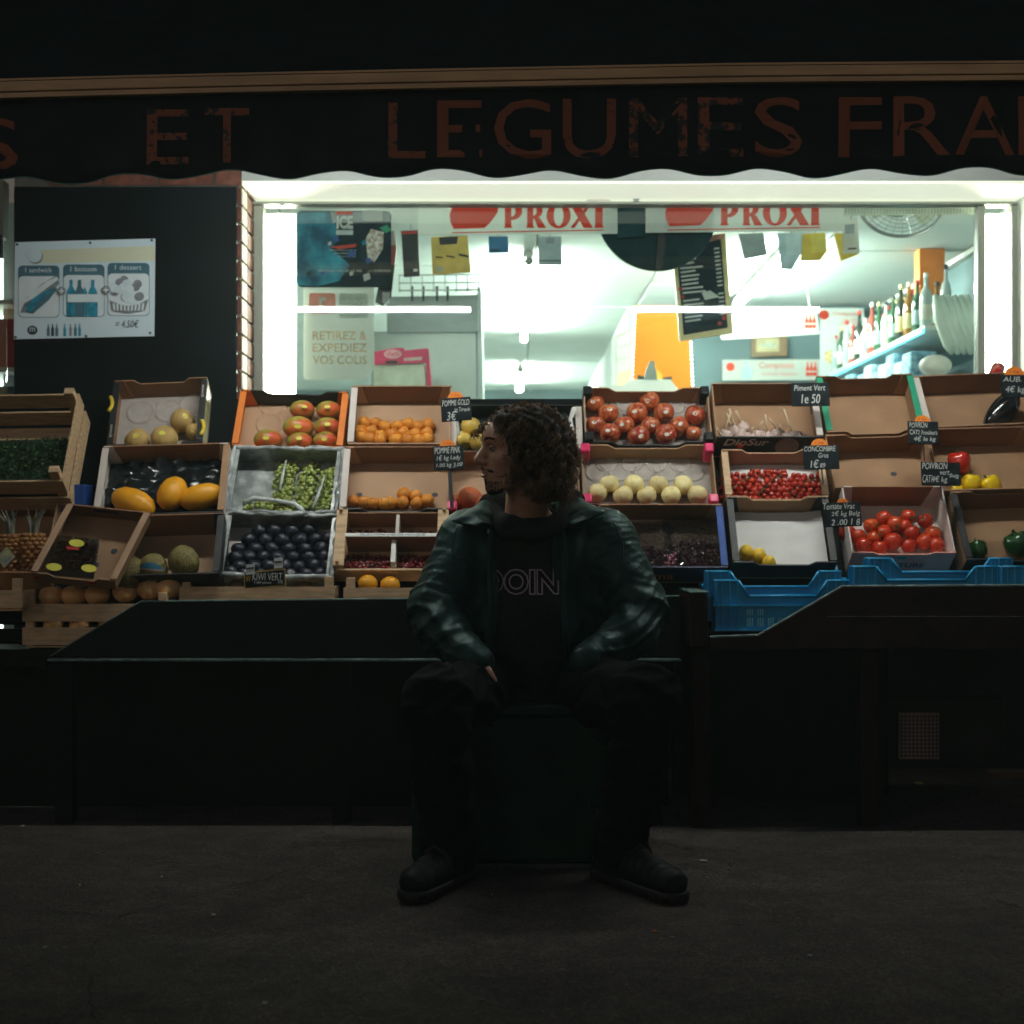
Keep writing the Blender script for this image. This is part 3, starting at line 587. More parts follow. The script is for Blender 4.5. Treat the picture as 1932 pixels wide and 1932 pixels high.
hb = T('cardboard_display', 'magenta edged white cardboard box standing in front of the fridge', 'box', W(757,700,6.8)); d6 = 6.8
magenta = mat('magenta_print',(.62,.04,.14),.5)
poly_at('front', [(705,688),(800,684),(806,745),(705,745)], d6, mat('box_pale',(.55,.66,.55),.5), hb, .15)
poly_at('top_flap', [(704,664),(740,657),(760,656),(765,661),(806,657),(803,684),(705,688)], d6-.02, magenta, hb, .01)
poly_at('side_edge', [(802,660),(808,658),(815,745),(806,745)], d6-.015, magenta, hb, .1)
disc_at('logo', 741, 668, 17, d6-.025, mat('pink_pale',(.8,.45,.5),.5), hb, .002, .5); text_at('deli', 730, 663, 752, 672, d6-.03, magenta, hb)
poly_at('handle_hole', [(727,681),(750,680),(748,686),(728,686)], d6-.024, inkd, hb, .002)
poly_at('print', [(762,676),(796,673),(796,679),(762,681)], d6-.024, white2, hb, .002)
# menu board
mg = mat('gold_frame',(.72,.58,.25),.35,.1); t = T('menu_board', 'tilted black menu board in a pale gold frame', 'menu board', W(1325,550,7.0)); dm = 7.0
poly_at('frame', [(1268,460),(1368,440),(1383,628),(1283,643)], dm, mg, t, .03); poly_at('slate', [(1276,470),(1360,451),(1373,618),(1290,632)], dm-.004, navy, t, .003)
poly_at('frame_print', [(1270,455),(1366,440),(1366,450),(1280,468)], dm-.004, mat('pink_flowers',(.55,.25,.2),.5,.5,50), t, .003)
for i in range(17):
    v = 482 + i*7.7; 
    if i == 10: continue
    us0 = 1281 + i*.75; ww = random.uniform(26,44)
    poly_at('menu_line', [(us0,v),(us0+ww,v-4),(us0+ww,v-1),(us0,v+3)], dm-.006, chalk, t, .001)
    poly_at('menu_price', [(us0+66,v-14),(us0+76,v-15.5),(us0+76,v-12.5),(us0+66,v-11)], dm-.006, chalk, t, .001)
poly_at('menu_line', [(1324,552),(1340,548),(1358,560),(1330,566)], dm-.006, chalk, t, .001)
for u, v in ((1284,545),(1288,560),(1366,600),(1358,610),(1368,590)): disc_at('flower_print', u, v, 4, dm-.007, redp, t, .001, n=8)
# orange lit panel
t = T('light_panel', 'orange advertising panel edged with small white lights', 'sign', W(1255,660,8.4)); dl = 8.4
poly_at('panel', [(1196,576),(1300,576),(1308,745),(1192,745)], dl, mat('orange_backlit',(.42,.13,.01),.5,.05,4,spec=.1,emit=.30,ecol=(1,.33,.02)), t, .04)
poly_at('dark_shape', [(1204,708),(1238,716),(1268,710),(1262,745),(1200,745)], dl-.003, tealx, t, .002); disc_at('round_print', 1236, 712, 14, dl-.006, mat('amber_print',(.65,.35,.03),.5), t, .002)
ledm = mat('led_white', (1,1,1), .4, 0, emit=7, ecol=(1,.93,.9), bump=0)
for k in range(11): disc_at('led', 1210+k*6.6, 580, 2.2, dl-.01, ledm, t, .004, n=8)
for k in range(17): disc_at('led', 1198-.35*k, 586+k*8, 2.1, dl-.01, ledm, t, .004, n=8)
for k in range(18): disc_at('led', 1301+.35*k, 590+k*8, 2.1, dl-.01, ledm, t, .004, n=8)
for k, pts in enumerate([[(1163,640),(1188,625),(1190,648),(1165,655)],[(1163,657),(1190,650),(1190,672),(1165,678)],[(1165,680),(1190,674),(1190,695),(1165,704)],[(1165,706),(1190,697),(1188,725),(1163,745)]]):
    if k == 0: rk = T('leaflet_rack', 'white leaflet rack left of the orange lit panel', 'rack', W(1178,690,8.3))
    poly_at('leaflet', pts, 8.3-.01*k, white2 if k < 3 else mat('peach_print',(.75,.55,.4),.5), rk, .004)
poly_at('back_board', [(1160,632),(1192,618),(1193,748),(1160,748)], 8.32, palegrey, rk, .01)
bar = T('counter_display', 'pale lit counter case behind the apple crate', 'display case', W(1240,735,7.4))
poly_at('case', [(1130,728),(1175,728),(1190,716),(1265,716),(1280,735),(1320,735),(1320,760),(1130,760)], 7.4, mat('case_white',(.7,.78,.72),.4,.05,emit=.5,ecol=(.9,1,.85)), bar, .2)
poly_at('spray_bottle', [(1218,700),(1226,682),(1234,680),(1238,700),(1240,716),(1216,716)], 7.38, mat('bottle_grey',(.5,.62,.62),.4), bar, .02)
# meal signs
def bottles_print(u, v, s, d, par, m=proxi):
    for k in range(3):
        x = u + (k-1)*s*.55; poly_at('bottle_print', [(x-s*.24,v+s),(x-s*.26,v),(x-s*.1,v-s*.5),(x-s*.08,v-s),(x+s*.08,v-s),(x+s*.1,v-s*.5),(x+s*.26,v),(x+s*.24,v+s)], d-.0006*k, m, par, .0005)
    poly_at('bottle_label_print', [(u-s*.75,v+s*.25),(u+s*.75,v+s*.25),(u+s*.75,v+s*.5),(u-s*.75,v+s*.5)], d-.002, white2, par, .0005)
t = T('hanging_sign', 'white slanted meal sign hanging from the shop ceiling', 'sign', W(1450,610,8.6)); dh = 8.6
poly_at('sheet', [(1345,596),(1540,579),(1546,630),(1362,641)], dh, white2, t, .006); bottles_print(1529,606,13,dh-.002,t)
P('hanger', MB().tube([W(1528,582,dh), W(1522,545,dh), W(1524,530,dh)], .003, 6), whitep, t, True)
text_at('Composez', 1400, 600, 1490, 615, dh-.003, palered, t)
t = T('meal_sign', 'long low white meal sign on the teal wall', 'sign', W(1455,698,9.4)); dh = 9.42
poly_at('sheet', [(1363,679),(1547,678),(1547,717),(1363,718)], dh, white2, t, .006); disc_at('round_logo', 1378, 692, 8, dh-.002, proxi, t, .002)
text_at('Composez', 1432, 683, 1498, 698, dh-.002, palered, t, off=.01); text_at('formule dejeuner', 1438, 702, 1505, 710, dh-.002, palered, t)
poly_at('figure_print', [(1398,715),(1400,698),(1406,690),(1404,682),(1411,682),(1411,690),(1420,698),(1418,715)], dh-.002, mat('figure_blue',(.35,.45,.5),.5), t, .001); bottles_print(1531,696,13,dh-.002,t)
t = T('meal_poster', 'tall white poster with red bottles and a sandwich', 'poster', W(1590,650,9.35)); dh = 9.38
poly_at('sheet', [(1548,581),(1630,581),(1633,722),(1547,722)], dh, mat('poster_white',(.62,.68,.66),.5,.03), t, .006); disc_at('round_logo', 1555, 594, 9, dh-.002, proxi, t, .002)
text_at('Composez', 1571, 588, 1624, 598, dh-.002, palered, t, off=.01); text_at('votre formule', 1590, 600, 1624, 606, dh-.002, palered, t); text_at('DEJEUNER', 1586, 608, 1625, 615, dh-.002, palered, t)
bottles_print(1598,648,22,dh-.003,t,mat('cola_red',(.5,.04,.03),.5)); bottles_print(1612,655,18,dh-.006,t)
poly_at('sandwich_print', [(1556,665),(1584,655),(1600,685),(1580,694),(1556,680)], dh-.008, mat('bread_print',(.65,.48,.25),.5,.4,60), t, .001)
for u,v in ((1559,614),(1559,640)): text_at('+', u-3, v-3, u+3, v+3, dh-.003, palered, t)
poly_at('red_swoosh', [(1592,722),(1605,712),(1625,708),(1633,712),(1633,722)], dh-.003, proxi, t, .001)
t = T('picture_frame', 'small brown framed picture of a car on the teal wall', 'picture', W(1452,655,9.4)); dh = 9.42
poly_at('frame', [(1418,634),(1485,632),(1485,671),(1418,673)], dh, mat('brown_frame',(.16,.09,.04),.4), t, .03); poly_at('mount', [(1427,639),(1470,638),(1470,663),(1427,664)], dh-.004, mat('mount_tan',(.42,.36,.2),.5), t, .003)
poly_at('car_picture', [(1434,655),(1436,650),(1442,649),(1446,645),(1455,645),(1459,650),(1465,651),(1465,656)], dh-.006, palegrey, t, .001)
# bottle shelf along the right wall: bottles lined up into the depth
sh = T('bottle_shelf', 'white wall shelf of liquor bottles edged with cyan light', 'shelf', (x_r-.1, 8.6, 1.5))
zsh = 1.60
def shelf_x(y): return x_r - .30
P('shelf_board', MB().box(x_r-.34, x_r+.018, 7.2, 9.45, W(0,700,9.2).z-.02, W(0,700,9.2).z), whitep, sh, True)
zsh = W(0,700,9.2).z
P('light_strip', MB().box(x_r-.352, x_r-.342, 7.2, 9.3, zsh-.035, zsh-.012), mat('cyan_led',(.1,.8,.9),.5,0,emit=3.5,ecol=(.1,.75,.9),bump=0), sh, True)
P('shelf_board', MB().box(x_r-.34, x_r+.018, 7.2, 9.45, zsh-.42, zsh-.40), whitep, sh, True)
gm = [mat('bottle_'+n_, c_, .12, .1, 10, 0, coat=.5) for n_, c_ in (('dark',(.02,.03,.025)),('green',(.03,.10,.05)),('amber',(.25,.12,.03)),('clear',(.45,.52,.52)),('pale',(.6,.62,.5)),('redcap',(.35,.08,.06)))]
labm = [mat('bottle_label_'+str(i), c_, .6) for i, c_ in enumerate([(.6,.58,.5),(.5,.42,.2),(.45,.12,.08),(.3,.4,.42)])]
ORD2 = ORD + ['fifteenth','sixteenth','seventeenth','eighteenth','nineteenth','twentieth','twenty-first','twenty-second','twenty-third','twenty-fourth','twenty-fifth','twenty-sixth','twenty-seventh','twenty-eighth']
for i in range(28):
    y = 9.35 - i*.078; h = random.uniform(.22,.30); x = x_r - .30 + (.075 if i % 2 else 0); r_ = random.uniform(.026,.032)
    t = T('liquor_bottle', 'upright liquor bottle with pale label, '+ORD2[i]+' from the far end of the wall shelf', 'bottle', (x, y, zsh+.002), 'bottles on the wall shelf')
    t['label'] = 'liquor bottle, '+ORD2[i]+' from the far end of the wall shelf'
    P('glass', MB().lathe([(r_*.9,0),(r_,.01),(r_,h*.58),(r_*.75,h*.68),(r_*.36,h*.76),(r_*.33,h*.93)], 12), random.choice(gm), t, smooth=True)
    P('cap', MB().lathe([(r_*.38,h*.93),(r_*.38,h),(r_*.3,h+.004)], 10), random.choice([inkd, redp, mg, whitep]), t); P('label', MB().lathe([(r_*1.01,h*.15),(r_*1.02,h*.16),(r_*1.02,h*.42),(r_*1.01,h*.43)], 12), random.choice(labm), t, smooth=True)
for i in range(11):
    y = 9.2 - i*.165; one('drink_pack', 'blue water pack, '+ORD[i]+' from the far end below the cyan light strip', 'drinks pack', MB().box(-.08,.06,-.078,.078,0,.28+.03*(i%3)), (mat('pack_blue',(.02,.25,.42),.4,.5,30,col2=(.4,.6,.7)), mat('pack_pale',(.4,.55,.62),.4,.4,30))[i%2], (x_r-.26, y, zsh-.399), 'packs below the cyan light strip', bev=.012)
ob = T('gift_box', 'orange bottle carton standing among the liquor bottles', 'box', (x_r-.2, 7.62, zsh+.003)); P('carton', MB().box(-.065,.065,-.05,.05,0,.44), orangep, ob, bev=.004); P('base_band', MB().box(-.067,.067,-.052,.052,0,.12), whitep, ob)
pb = T('plastic_bags', 'bunch of white carrier bags hanging at the right end of the window', 'bag', W(1805,600,6.9)); mb = MB()
for k in range(6):
    u = 1772+k*12; mb.tube([W(u-8,558,6.95), W(u+2,600,6.9), W(u+20,648,6.93), W(u+24,668,6.95)], [.012,.032,.034,.010], 10)
P('bag_sheets', mb, mat('bag_white',(.62,.72,.66),.5,.05), pb, True, smooth=True)
mb = MB(); 
mb.ball(W(1765,690,6.8), (.075,.06,.05), 14, 9); one_ = T('paper_roll', 'pale rounded bundle on the window ledge at the right', 'bundle', W(1765,690,6.8)); P('wrap', mb, whitep, one_, True, smooth=True)
# wire guard fan
fn = T('fan', 'round wire guarded fan high up at the right end of the window', 'fan', W(1702,388,6.7)); df = 6.7; c = W(1702,380,df); mb = MB()
for rr in (30,40,50,60,70,78): mb.tube([c + Vector((rr*df/F*math.cos(a_), .04*math.cos(rr/60), rr*df/F*.8*math.sin(a_))) for a_ in [2*math.pi*k/36 for k in range(37)]], .0018, 5, False)
for k in range(28): a_ = 2*math.pi*k/28; mb.tube([c + Vector((q*df/F*math.cos(a_), 0, q*df/F*.8*math.sin(a_))) for q in (28,80)], .0012, 5)
P('wire_guard', mb, steel, fn, True); P('rim', MB().tube([c + Vector((81*df/F*math.cos(a_), .02, 81*df/F*.8*math.sin(a_))) for a_ in [2*math.pi*k/40 for k in range(41)]], .007, 8, False), steel, fn, True)
disc_at('motor', 1700, 376, 34, df+.01, tealw, fn, .08, .8)
for k in range(3):
    a_ = 2.1*k+.5; p = [(1702+q*math.cos(a_+s_), 380+.8*q*math.sin(a_+s_)) for q, s_ in ((28,-.3),(70,-.1),(72,.5),(28,.5))]; poly_at('blade', p, df+.03, palegrey, fn, .004)
t = T('perforated_strip', 'pale perforated strip along the top right of the window', 'strip', W(1715,398,d0+.02)); poly_at('strip', [(1592,388),(1840,386),(1840,404),(1592,407)], d0+.03, palegrey, t, .003)
mb = MB()
for k in range(40):
    for j in range(3):
        q = W(1596+k*6, 392+j*4.5, d0+.028); mb.box(q.x-.003,q.x+.003,q.y-.001,q.y,q.z-.003,q.z+.003)
P('holes', mb, steel, t, True, kind='stuff')

# ================================================================ MARKET STALLS
def board_poly(parent, name, pts, d, t, m, **k): return poly_at(name, pts, d, m, parent, t, **k)
st1 = T('market_stall', 'black painted market stall under the left half of the fruit display', 'stall', (-.6, 5.3, 0), 'market stalls')
DS = 5.12
board_poly(st1, 'apron_board', [(92,1241),(265,1136),(1282,1126),(1284,1241)], DS, .03, blackpaint)
P('ledge', MB().box(W(92,0,DS).x, W(1284,0,DS).x, DS-.022, DS+.06, W(0,1247,DS).z, W(0,1242.3,DS).z), edgew, st1, True, bev=.002)  # highlight along the ledge put into this paler edge colour
P('tabletop', MB().box(W(-300,0,DS).x, W(1284,0,DS).x, DS+.032, 5.9, .580, .605), blackpaint, st1, True)
P('top_edge', MB().tube([W(92,1240,DS-.0)+Vector((0,.012,0)), W(265,1135.5,DS)+Vector((0,.012,0)), W(1282,1125.5,DS)+Vector((0,.012,0))], .0045, 6), edgew, st1, True)
P('apron_board', MB().box(W(-300,0,DS+.05).x, W(88,0,DS+.05).x, DS+.05, DS+.08, W(0,1258,DS).z, W(0,1236,DS).z), blackpaint, st1, True)
P('apron_board', MB().box(W(-300,0,5.5).x, W(34,0,5.5).x, 5.32, 5.36, .69, .80), blackpaint, st1, True)
for u in (110, 640, 1235):
    for y in (DS+.06, 5.75): x = W(u,0,DS).x; P('leg', MB().box(x-.03, x+.03, y, y+.06, 0, .654), blackpaint, st1, True)
P('under_panel', MB().box(W(-300,0,5.5).x, W(1284,0,DS).x, 5.5, 5.52, .0, .654), blackpaint, st1, True)
# sloping racks that carry the crates
TH = math.atan2(.76, .52)
def rack(parent, x0, x1, off):
    p0 = Vector((0, 5.35+off, .83)); U = Vector((0, math.cos(TH), math.sin(TH))); Nn = Vector((0, -math.sin(TH), math.cos(TH)))
    vs = []
    for x in (x0, x1):
        for a_, n_ in ((-.16,-.012),(.86,-.012),(.86,-.03),(-.16,-.03)): q = p0 + U*a_ + Nn*n_; vs.append((x, q.y, q.z))
    P('sloping_rack', MB().add(vs, [(0,1,2,3),(7,6,5,4),(0,4,5,1),(1,5,6,2),(2,6,7,3),(3,7,4,0)]), blackpaint, parent, True)
rack(st1, W(-200,0,5.6).x, W(1345,0,5.6).x, .01)
P('rack_side', MB().box(W(1180,0,DS).x, W(1284,0,DS).x, DS+.031, 5.4, .686, W(0,1128,DS).z), blackpaint, st1, True)
st2 = T('market_stall', 'oxblood painted market stall under the right half of the fruit display', 'stall', (.9, 5.3, 0), 'market stalls')
D2 = 5.04
board_poly(st2, 'apron_board', [(1338,1224),(1340,1204),(1432,1200),(1590,1108),(2300,1104),(2300,1222)], D2, .03, redpaint)
P('top_edge', MB().tube([W(u,v,D2)+Vector((0,.012,0)) for u, v in ((1340,1203),(1432,1199.5),(1590,1107.5),(2300,1103))], .006, 6), edgew, st2, True)
P('tabletop', MB().box(W(1340,0,D2).x, W(2300,0,D2).x, D2+.032, 5.9, .618, .648), redpaint, st2, True)
P('side_panel', MB().box(W(1302,0,D2).x, W(1336,0,D2).x, D2-.01, 5.7, W(0,1226,D2).z, W(0,1120,D2).z), redpaint, st2, True, bev=.012)
P('side_cap', MB().box(W(1301,0,D2).x, W(1337,0,D2).x, D2-.012, 5.5, W(0,1119.5,D2).z, W(0,1115,D2).z), edgew, st2, True, bev=.004)
P('board_seam', MB().box(W(1560,0,D2).x, W(2300,0,D2).x, D2-.002, D2-.0005, W(0,1163.5,D2).z, W(0,1162.5,D2).z), edgew, st2, True)
for u in (1330, 1650, 2100):
    for y in (D2+.08, 5.75): x = W(u,0,D2).x; P('leg', MB().box(x-.03, x+.03, y, y+.06, 0, .617), redpaint, st2, True)
P('under_panel', MB().box(W(1300,0,5.6).x, W(1670,0,5.6).x, 5.55, 5.57, .03, .617), blackpaint, st2, True)
rack(st2, W(1347,0,5.6).x, W(2300,0,5.6).x, .01)
t = T('perforated_crate', 'pale perforated crate standing under the right stall', 'crate', (W(1735,0,5.75).x, 5.8, 0)); a, b = W(1696,1432,5.7), W(1772,1345,5.7)
P('front_panel', MB().box(a.x, b.x, 5.7, 5.72, a.z, b.z), mat('crate_pinkgrey',(.30,.22,.22),.6), t, True); P('body', MB().box(a.x-.1, b.x+.25, 5.73, 6.0, a.z, b.z+.05), blackpl, t, True)
mb = MB()
for i in range(10):
    for j in range(11): q = W(1701+i*7.4, 1352+j*7.4, 5.7); mb.box(q.x-.005,q.x+.005,5.6985,5.6995,q.z-.005,q.z+.005)
P('holes', mb, inkd, t, True, kind='stuff')
t = one('wooden_plank', 'short brown plank lying on the ground under the right stall', 'plank', MB().box(0,.5,0,.06,0,.03), mat('plank_brown',(.12,.07,.045),.8), W(1868,1466,5.9)+Vector((0,0,0)), bev=.003)
t.location.z = .0; t.location.y = F*1/(1470-HV); t.location.x = (1868-CU)/(1470-HV)

# ================================================================ CRATES
K5 = 2817/5.6
class Crate: pass
def place(u0, u1, vb, vt, h, off=0, roll=0, th=TH):
    """stand on the sloping rack: base spans u0..u1, lower base edge at vb, top of the upper wall at vt"""
    sl = .52/.76; k = (HV - vb)/F
    den = 1 - sl*k; y = (5.35 + off + sl*.17)/den
    z = 1 + k*y; um = (u0+u1)/2
    wd = (u1-u0)*(y+.07)/F
    L = ((vb-vt)*(y+.09)/F - math.cos(th)*h)/math.sin(th)
    c = Crate(); c.w, c.L, c.h = wd, L, h
    x = (u0-CU)*(y+.07)/F
    M = Matrix.Translation((x, y, z)) @ Matrix.Rotation(th, 4, 'X')
    if roll: M = M @ Matrix.Translation((wd/2, L/2, 0)) @ Matrix.Rotation(R(roll), 4, 'Z') @ Matrix.Translation((-wd/2, -L/2, 0))
    c.M = M; return c
def put(c, u, v, n):
    """point of the camera ray u,v on the crate plane n above its base, as crate coordinates"""
    M = c.M; p0 = M @ Vector((0,0,n)); Nn = (M.to_3x3() @ Vector((0,0,1))); o = Vector((0,0,1)); d = Vector(((u-CU)/F, 1, (HV-v)/F))
    t = (p0-o).dot(Nn)/d.dot(Nn); return M.inverted() @ (o + d*t)
def putw(c, u, v, n): return c.M @ put(c, u, v, n)
def wall_poly(L, h, dip, flap=.0):
    """side outline with raised ends and a low middle"""
    if dip <= 0: return [(0,0),(L,0),(L,h),(0,h)]
    return [(0,0),(L,0),(L,h+flap),(L*.80,h+flap),(L*.74,h-dip),(L*.26,h-dip),(L*.20,h+flap),(0,h+flap)]
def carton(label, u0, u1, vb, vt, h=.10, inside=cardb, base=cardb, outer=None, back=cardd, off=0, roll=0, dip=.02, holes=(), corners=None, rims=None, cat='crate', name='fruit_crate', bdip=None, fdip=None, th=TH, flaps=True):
    c = place(u0, u1, vb, vt, h, off, roll, th); w_, L, t = c.w, c.L, .005
    o = T(name, label, cat, M=c.M); c.o = o; outer = outer or inside
    P('base', MB().box(0, w_, 0, L, -.005, 0), base, o)
    bd = dip if bdip is None else bdip; fd = dip if fdip is None else fdip
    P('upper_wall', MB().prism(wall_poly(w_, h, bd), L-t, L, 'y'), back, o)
    P('lower_wall', MB().prism(wall_poly(w_, h, fd), 0, t, 'y'), outer, o)
    for x in (0, w_-t): P('side_wall', MB().prism([(t+.0005,0),(L-t-.0005,0),(L-t-.0005,h-.004),(t+.0005,h-.004)], x, x+t, 'x'), inside, o)
    if flaps:
        for s_ in (0, 1):
            x0, x1 = (t, .055) if s_ == 0 else (w_-.055, w_-t)
            P('corner_flap', MB().prism([(x0,.001),(x1,.001),(x1 if s_ else x0+.03,h+.008),(x0 if s_==0 else x1-.03,h+.008)] if 0 else [(x0,.001),(x1,.001),((x0 if s_==0 else x0+.02)+(.03 if s_==0 else 0),h+.006),(x0 if s_==0 else x1,h+.006),(x0,h+.006)] if s_ == 0 else [(x0,.001),(x1,.001),(x1,h+.006),(x0+.02,h+.006)], L-t-.005, L-t-.001, 'y'), inside, o)
    if holes:
        mb = MB()
        for hx, hy in holes: mb.add([(hx*w_+.010*math.cos(a)*1.2, hy*L+.010*math.sin(a), .0015) for a in [2*math.pi*k/14 for k in range(14)]], [tuple(range(14))])
        P('air_holes', mb, inkd, o)
    if corners:
        for cx in (0, 1):
            for cy in (0, 1):
                x0 = -.003 if cx == 0 else w_-.032; y0 = -.003 if cy == 0 else L-.046
                P('corner_cap', MB().prism([(y0,h*.35),(y0+.049,h*.35),(y0+.044,h+.014),(y0+.005,h+.014)], x0, x0+.035, 'x'), corners, o, bev=.006)
    if rims:
        for s_, m in zip((0, 1), rims):
            if m: x = -.002 if s_ == 0 else w_-.022; P('side_rim', MB().box(x, x+.024, .01, L-.01, h-.003, h+.001), m, o)
    return c
def slatcrate(label, u0, u1, vb, vt, h=.12, off=0, roll=0, th=TH, wd_=wood, base=None, cat='crate', M=None, dims=None, nsl=2, posts=.03, name='wooden_crate'):
    if M is None: c = place(u0, u1, vb, vt, h, off, roll, th)
    else: c = Crate(); c.M = M; c.w, c.L, c.h = dims
    w_, L, h = c.w, c.L, c.h; o = T(name, label, cat, M=c.M); c.o = o; t = .007
    if base: P('base', MB().box(t, w_-t, t, L-t, -.004, 0), base, o)
    else:
        n_ = 5; 
        for i in range(n_): P('slat', MB().box(t, w_-t, t+(L-2*t)*i/n_, t+(L-2*t)*(i+.86)/n_, -.005, 0), wd_, o)
    sh_ = h/nsl
    for i in range(nsl):
        z0 = i*sh_ + .004; z1 = z0 + sh_*.74
        P('slat', MB().box(0, w_, 0, t, z0, z1), wd_, o); P('slat', MB().box(0, w_, L-t, L, z0, z1), wd_, o)
        P('slat', MB().box(-.0, t, t+.001, L-t-.001, z0, z1), wd_, o); P('slat', MB().box(w_-t, w_, t+.001, L-t-.001, z0, z1), wd_, o)
    for x in (t+.001, w_-t-posts-.001):
        for y in (t+.001, L-t-posts*.8-.001): P('corner_post', MB().box(x, x+posts, y, y+posts*.8, 0, h+.022), wd_, o, bev=.002)
    return c

# ---- fruit meshes (shared)
def lat(prof, n=20): return MB().lathe(prof, n)
def appleprof(r_, dimp=.25, asym=.06):
    pr = []
    for k in range(13):
        a = math.pi*k/12; rr = r_*(math.sin(a)**.9)*(1+asym*math.cos(a)*-1); z = -r_*.93*math.cos(a)
        dd = dimp*r_*max(0, 1-math.sin(a)*2.2); z += dd if z < 0 else -dd*1.2
        pr.append((max(rr, .0012), z))
    return pr
FM = {}
def fmesh(kind, mb, m):
    if kind not in FM: FM[kind] = mb.mesh(kind, m, True)
    return FM[kind]
apple_m = mat('apple_skin', (.50,.035,.028), .26, .2, 4, .0, rnd=.5, coat=.25, col2=(.66,.26,.09), lo=.42, hi=.72, stretch=(1,1,.25))
applep_m = mat('peach_red_skin', (.55,.06,.03), .5, .2, 22, .0, rnd=.3, col2=(.62,.18,.05))
pear_m = mat('pale_pear_skin', (.86,.70,.30), .5, .08, 3, .02, rnd=.25, col2=(.90,.78,.42)); yapple_m = mat('yellow_apple_skin', (.70,.48,.09), .35, .1, 20, 0, rnd=.2)
apric_m = mat('apricot_skin', (.80,.30,.03), .55, .1, 20, .03, 300, rnd=.35, col2=(.72,.13,.02), lo=.5, hi=.8)
plum_m = mat('plum_skin', (.010,.013,.028), .42, .3, 24, .02, rnd=.3, col2=(.035,.045,.08), lo=.55, hi=.85)
tom_m = mat('tomato_skin', (.58,.045,.012), .2, .2, 2.5, 0, rnd=.4, coat=.3); ctom_m = mat('cherry_tomato_skin', (.40,.028,.012), .2, .25, 30, 0, coat=.4)
mango_m = mat('mango_skin', (.40,.36,.05), .38, .2, .7, 0, rnd=.3, col2=(.66,.10,.03), lo=.44, hi=.60)
melon_m = mat('melon_skin', (.95,.46,.008), .42, .1, 10, .25, 30, rnd=.1, col2=(.88,.36,.01)); galia_m = mat('netted_melon_skin', (.58,.38,.13), .7, .15, 60, .5, 120, rnd=.1)
toad_m = mat('green_melon_skin', (.10,.085,.025), .55, .4, 5, .5, 60, rnd=.2, col2=(.34,.27,.08), stretch=(4,4,.4))
orange_m = mat('orange_peel', (.85,.38,.01), .45, .05, 30, .25, 300); lemon_m = mat('lemon_peel', (.85,.55,.03), .45, .05, 30, .25, 300, rnd=.1)
peach_m = mat('peach_skin', (.95,.58,.24), .6, .1, 2, .03, 300, rnd=.4, col2=(.85,.32,.15), lo=.45, hi=.7)
kiwi_m = mat('kiwi_skin', (.20,.13,.06), .8, .2, 60, .3, 300)
pepr_m = mat('red_pepper_skin', (.52,.02,.01), .15, .1, 10, 0, coat=.5); pepy_m = mat('yellow_pepper_skin', (.85,.58,.01), .18, .06, 10, 0, coat=.4); pepg_m = mat('green_pepper_skin', (.015,.07,.018), .15, .2, 10, 0, coat=.5)
aub_m = mat('aubergine_skin', (.006,.006,.010), .15, .2, 10, 0, coat=.5); stemm = mat('fruit_stem', (.10,.07,.03), .8, .3); calyx = mat('green_calyx', (.05,.09,.02), .7, .3)
grape_m = mat('green_grape_skin', (.34,.40,.11), .28, .18, 60, 0, sss=.1); rgrape_m = mat('red_grape_skin', (.24,.07,.10), .35, .35, 60, 0); cherry_m = mat('cherry_skin', (.10,.006,.008), .16, .4, 60, 0, coat=.5, col2=(.22,.012,.012))
glint_m = mat('apple_glint', (.80,.80,.70), .4, .05); ystick_m = mat('yellow_sticker', (.80,.75,.10), .4, .05)
def randrot(tilt=60): return Matrix.Rotation(R(random.uniform(0,360)), 4, 'Z') @ Matrix.Rotation(R(random.uniform(-tilt,tilt)), 4, 'X') @ Matrix.Rotation(R(random.uniform(0,360)), 4, 'Z')
def toward(c):  # rotation turning local +z to the camera
    p = c; d = (Vector((0,0,1.1)) - p).normalized(); return d.to_track_quat('Z', 'Y').to_matrix().to_4x4()
def fruit(kind, cat, label, group, c, u, v, ru, mk, m, flat=1.0, lift=0, rot=None, sticker=None, stem=None, scale=(1,1,1), depth=None):
    y = 5.45; r_ = ru*y/F
    p = putw(c, u, v, (depth if depth is not None else r_*.95) + lift)
    r_ = ru*p.y/F*random.uniform(.93,1.06)
    me = fmesh(kind, mk, m)
    M = Matrix.Translation(p) @ (rot if rot is not None else randrot()) @ Matrix.Diagonal((r_*scale[0], r_*scale[1], r_*scale[2], 1))
    o = link(name=cat.replace(' ','_'), data=me, M=M); tagit(o, label, cat, group)
    if stem:
        if 'stem' not in FM: FM['stem'] = MB().tube([(0,0,.6),(.02,0,.85),(.08,.02,1.12)], [.05,.04,.055], 6).mesh('stem', stemm)
        link('stem', FM['stem'], o, M=Matrix.Identity(4))
    if sticker:
        d = (Vector((0,0,1.25)) - p).normalized(); d = (d + Vector((random.uniform(-.3,.3), 0, random.uniform(-.1,.45)))).normalized()
        kx = 'sticker' + sticker.name
        if kx not in FM: FM[kx] = MB().prism([(.24*math.cos(a), .17*math.sin(a)) for a in [2*math.pi*k/12 for k in range(12)]], .0, .012, 'z').mesh('sticker', sticker)
        Mi = M.inverted(); pl = Mi @ (p + d*r_); nl = pl.normalized(); q = nl.to_track_quat('Z','Y').to_matrix().to_4x4()
        st_ = link('sticker', FM[kx], o, M=Matrix.Translation(nl*(pl.length*.985)) @ q)  # real sticker, except on the red apples: a painted glint
    return o
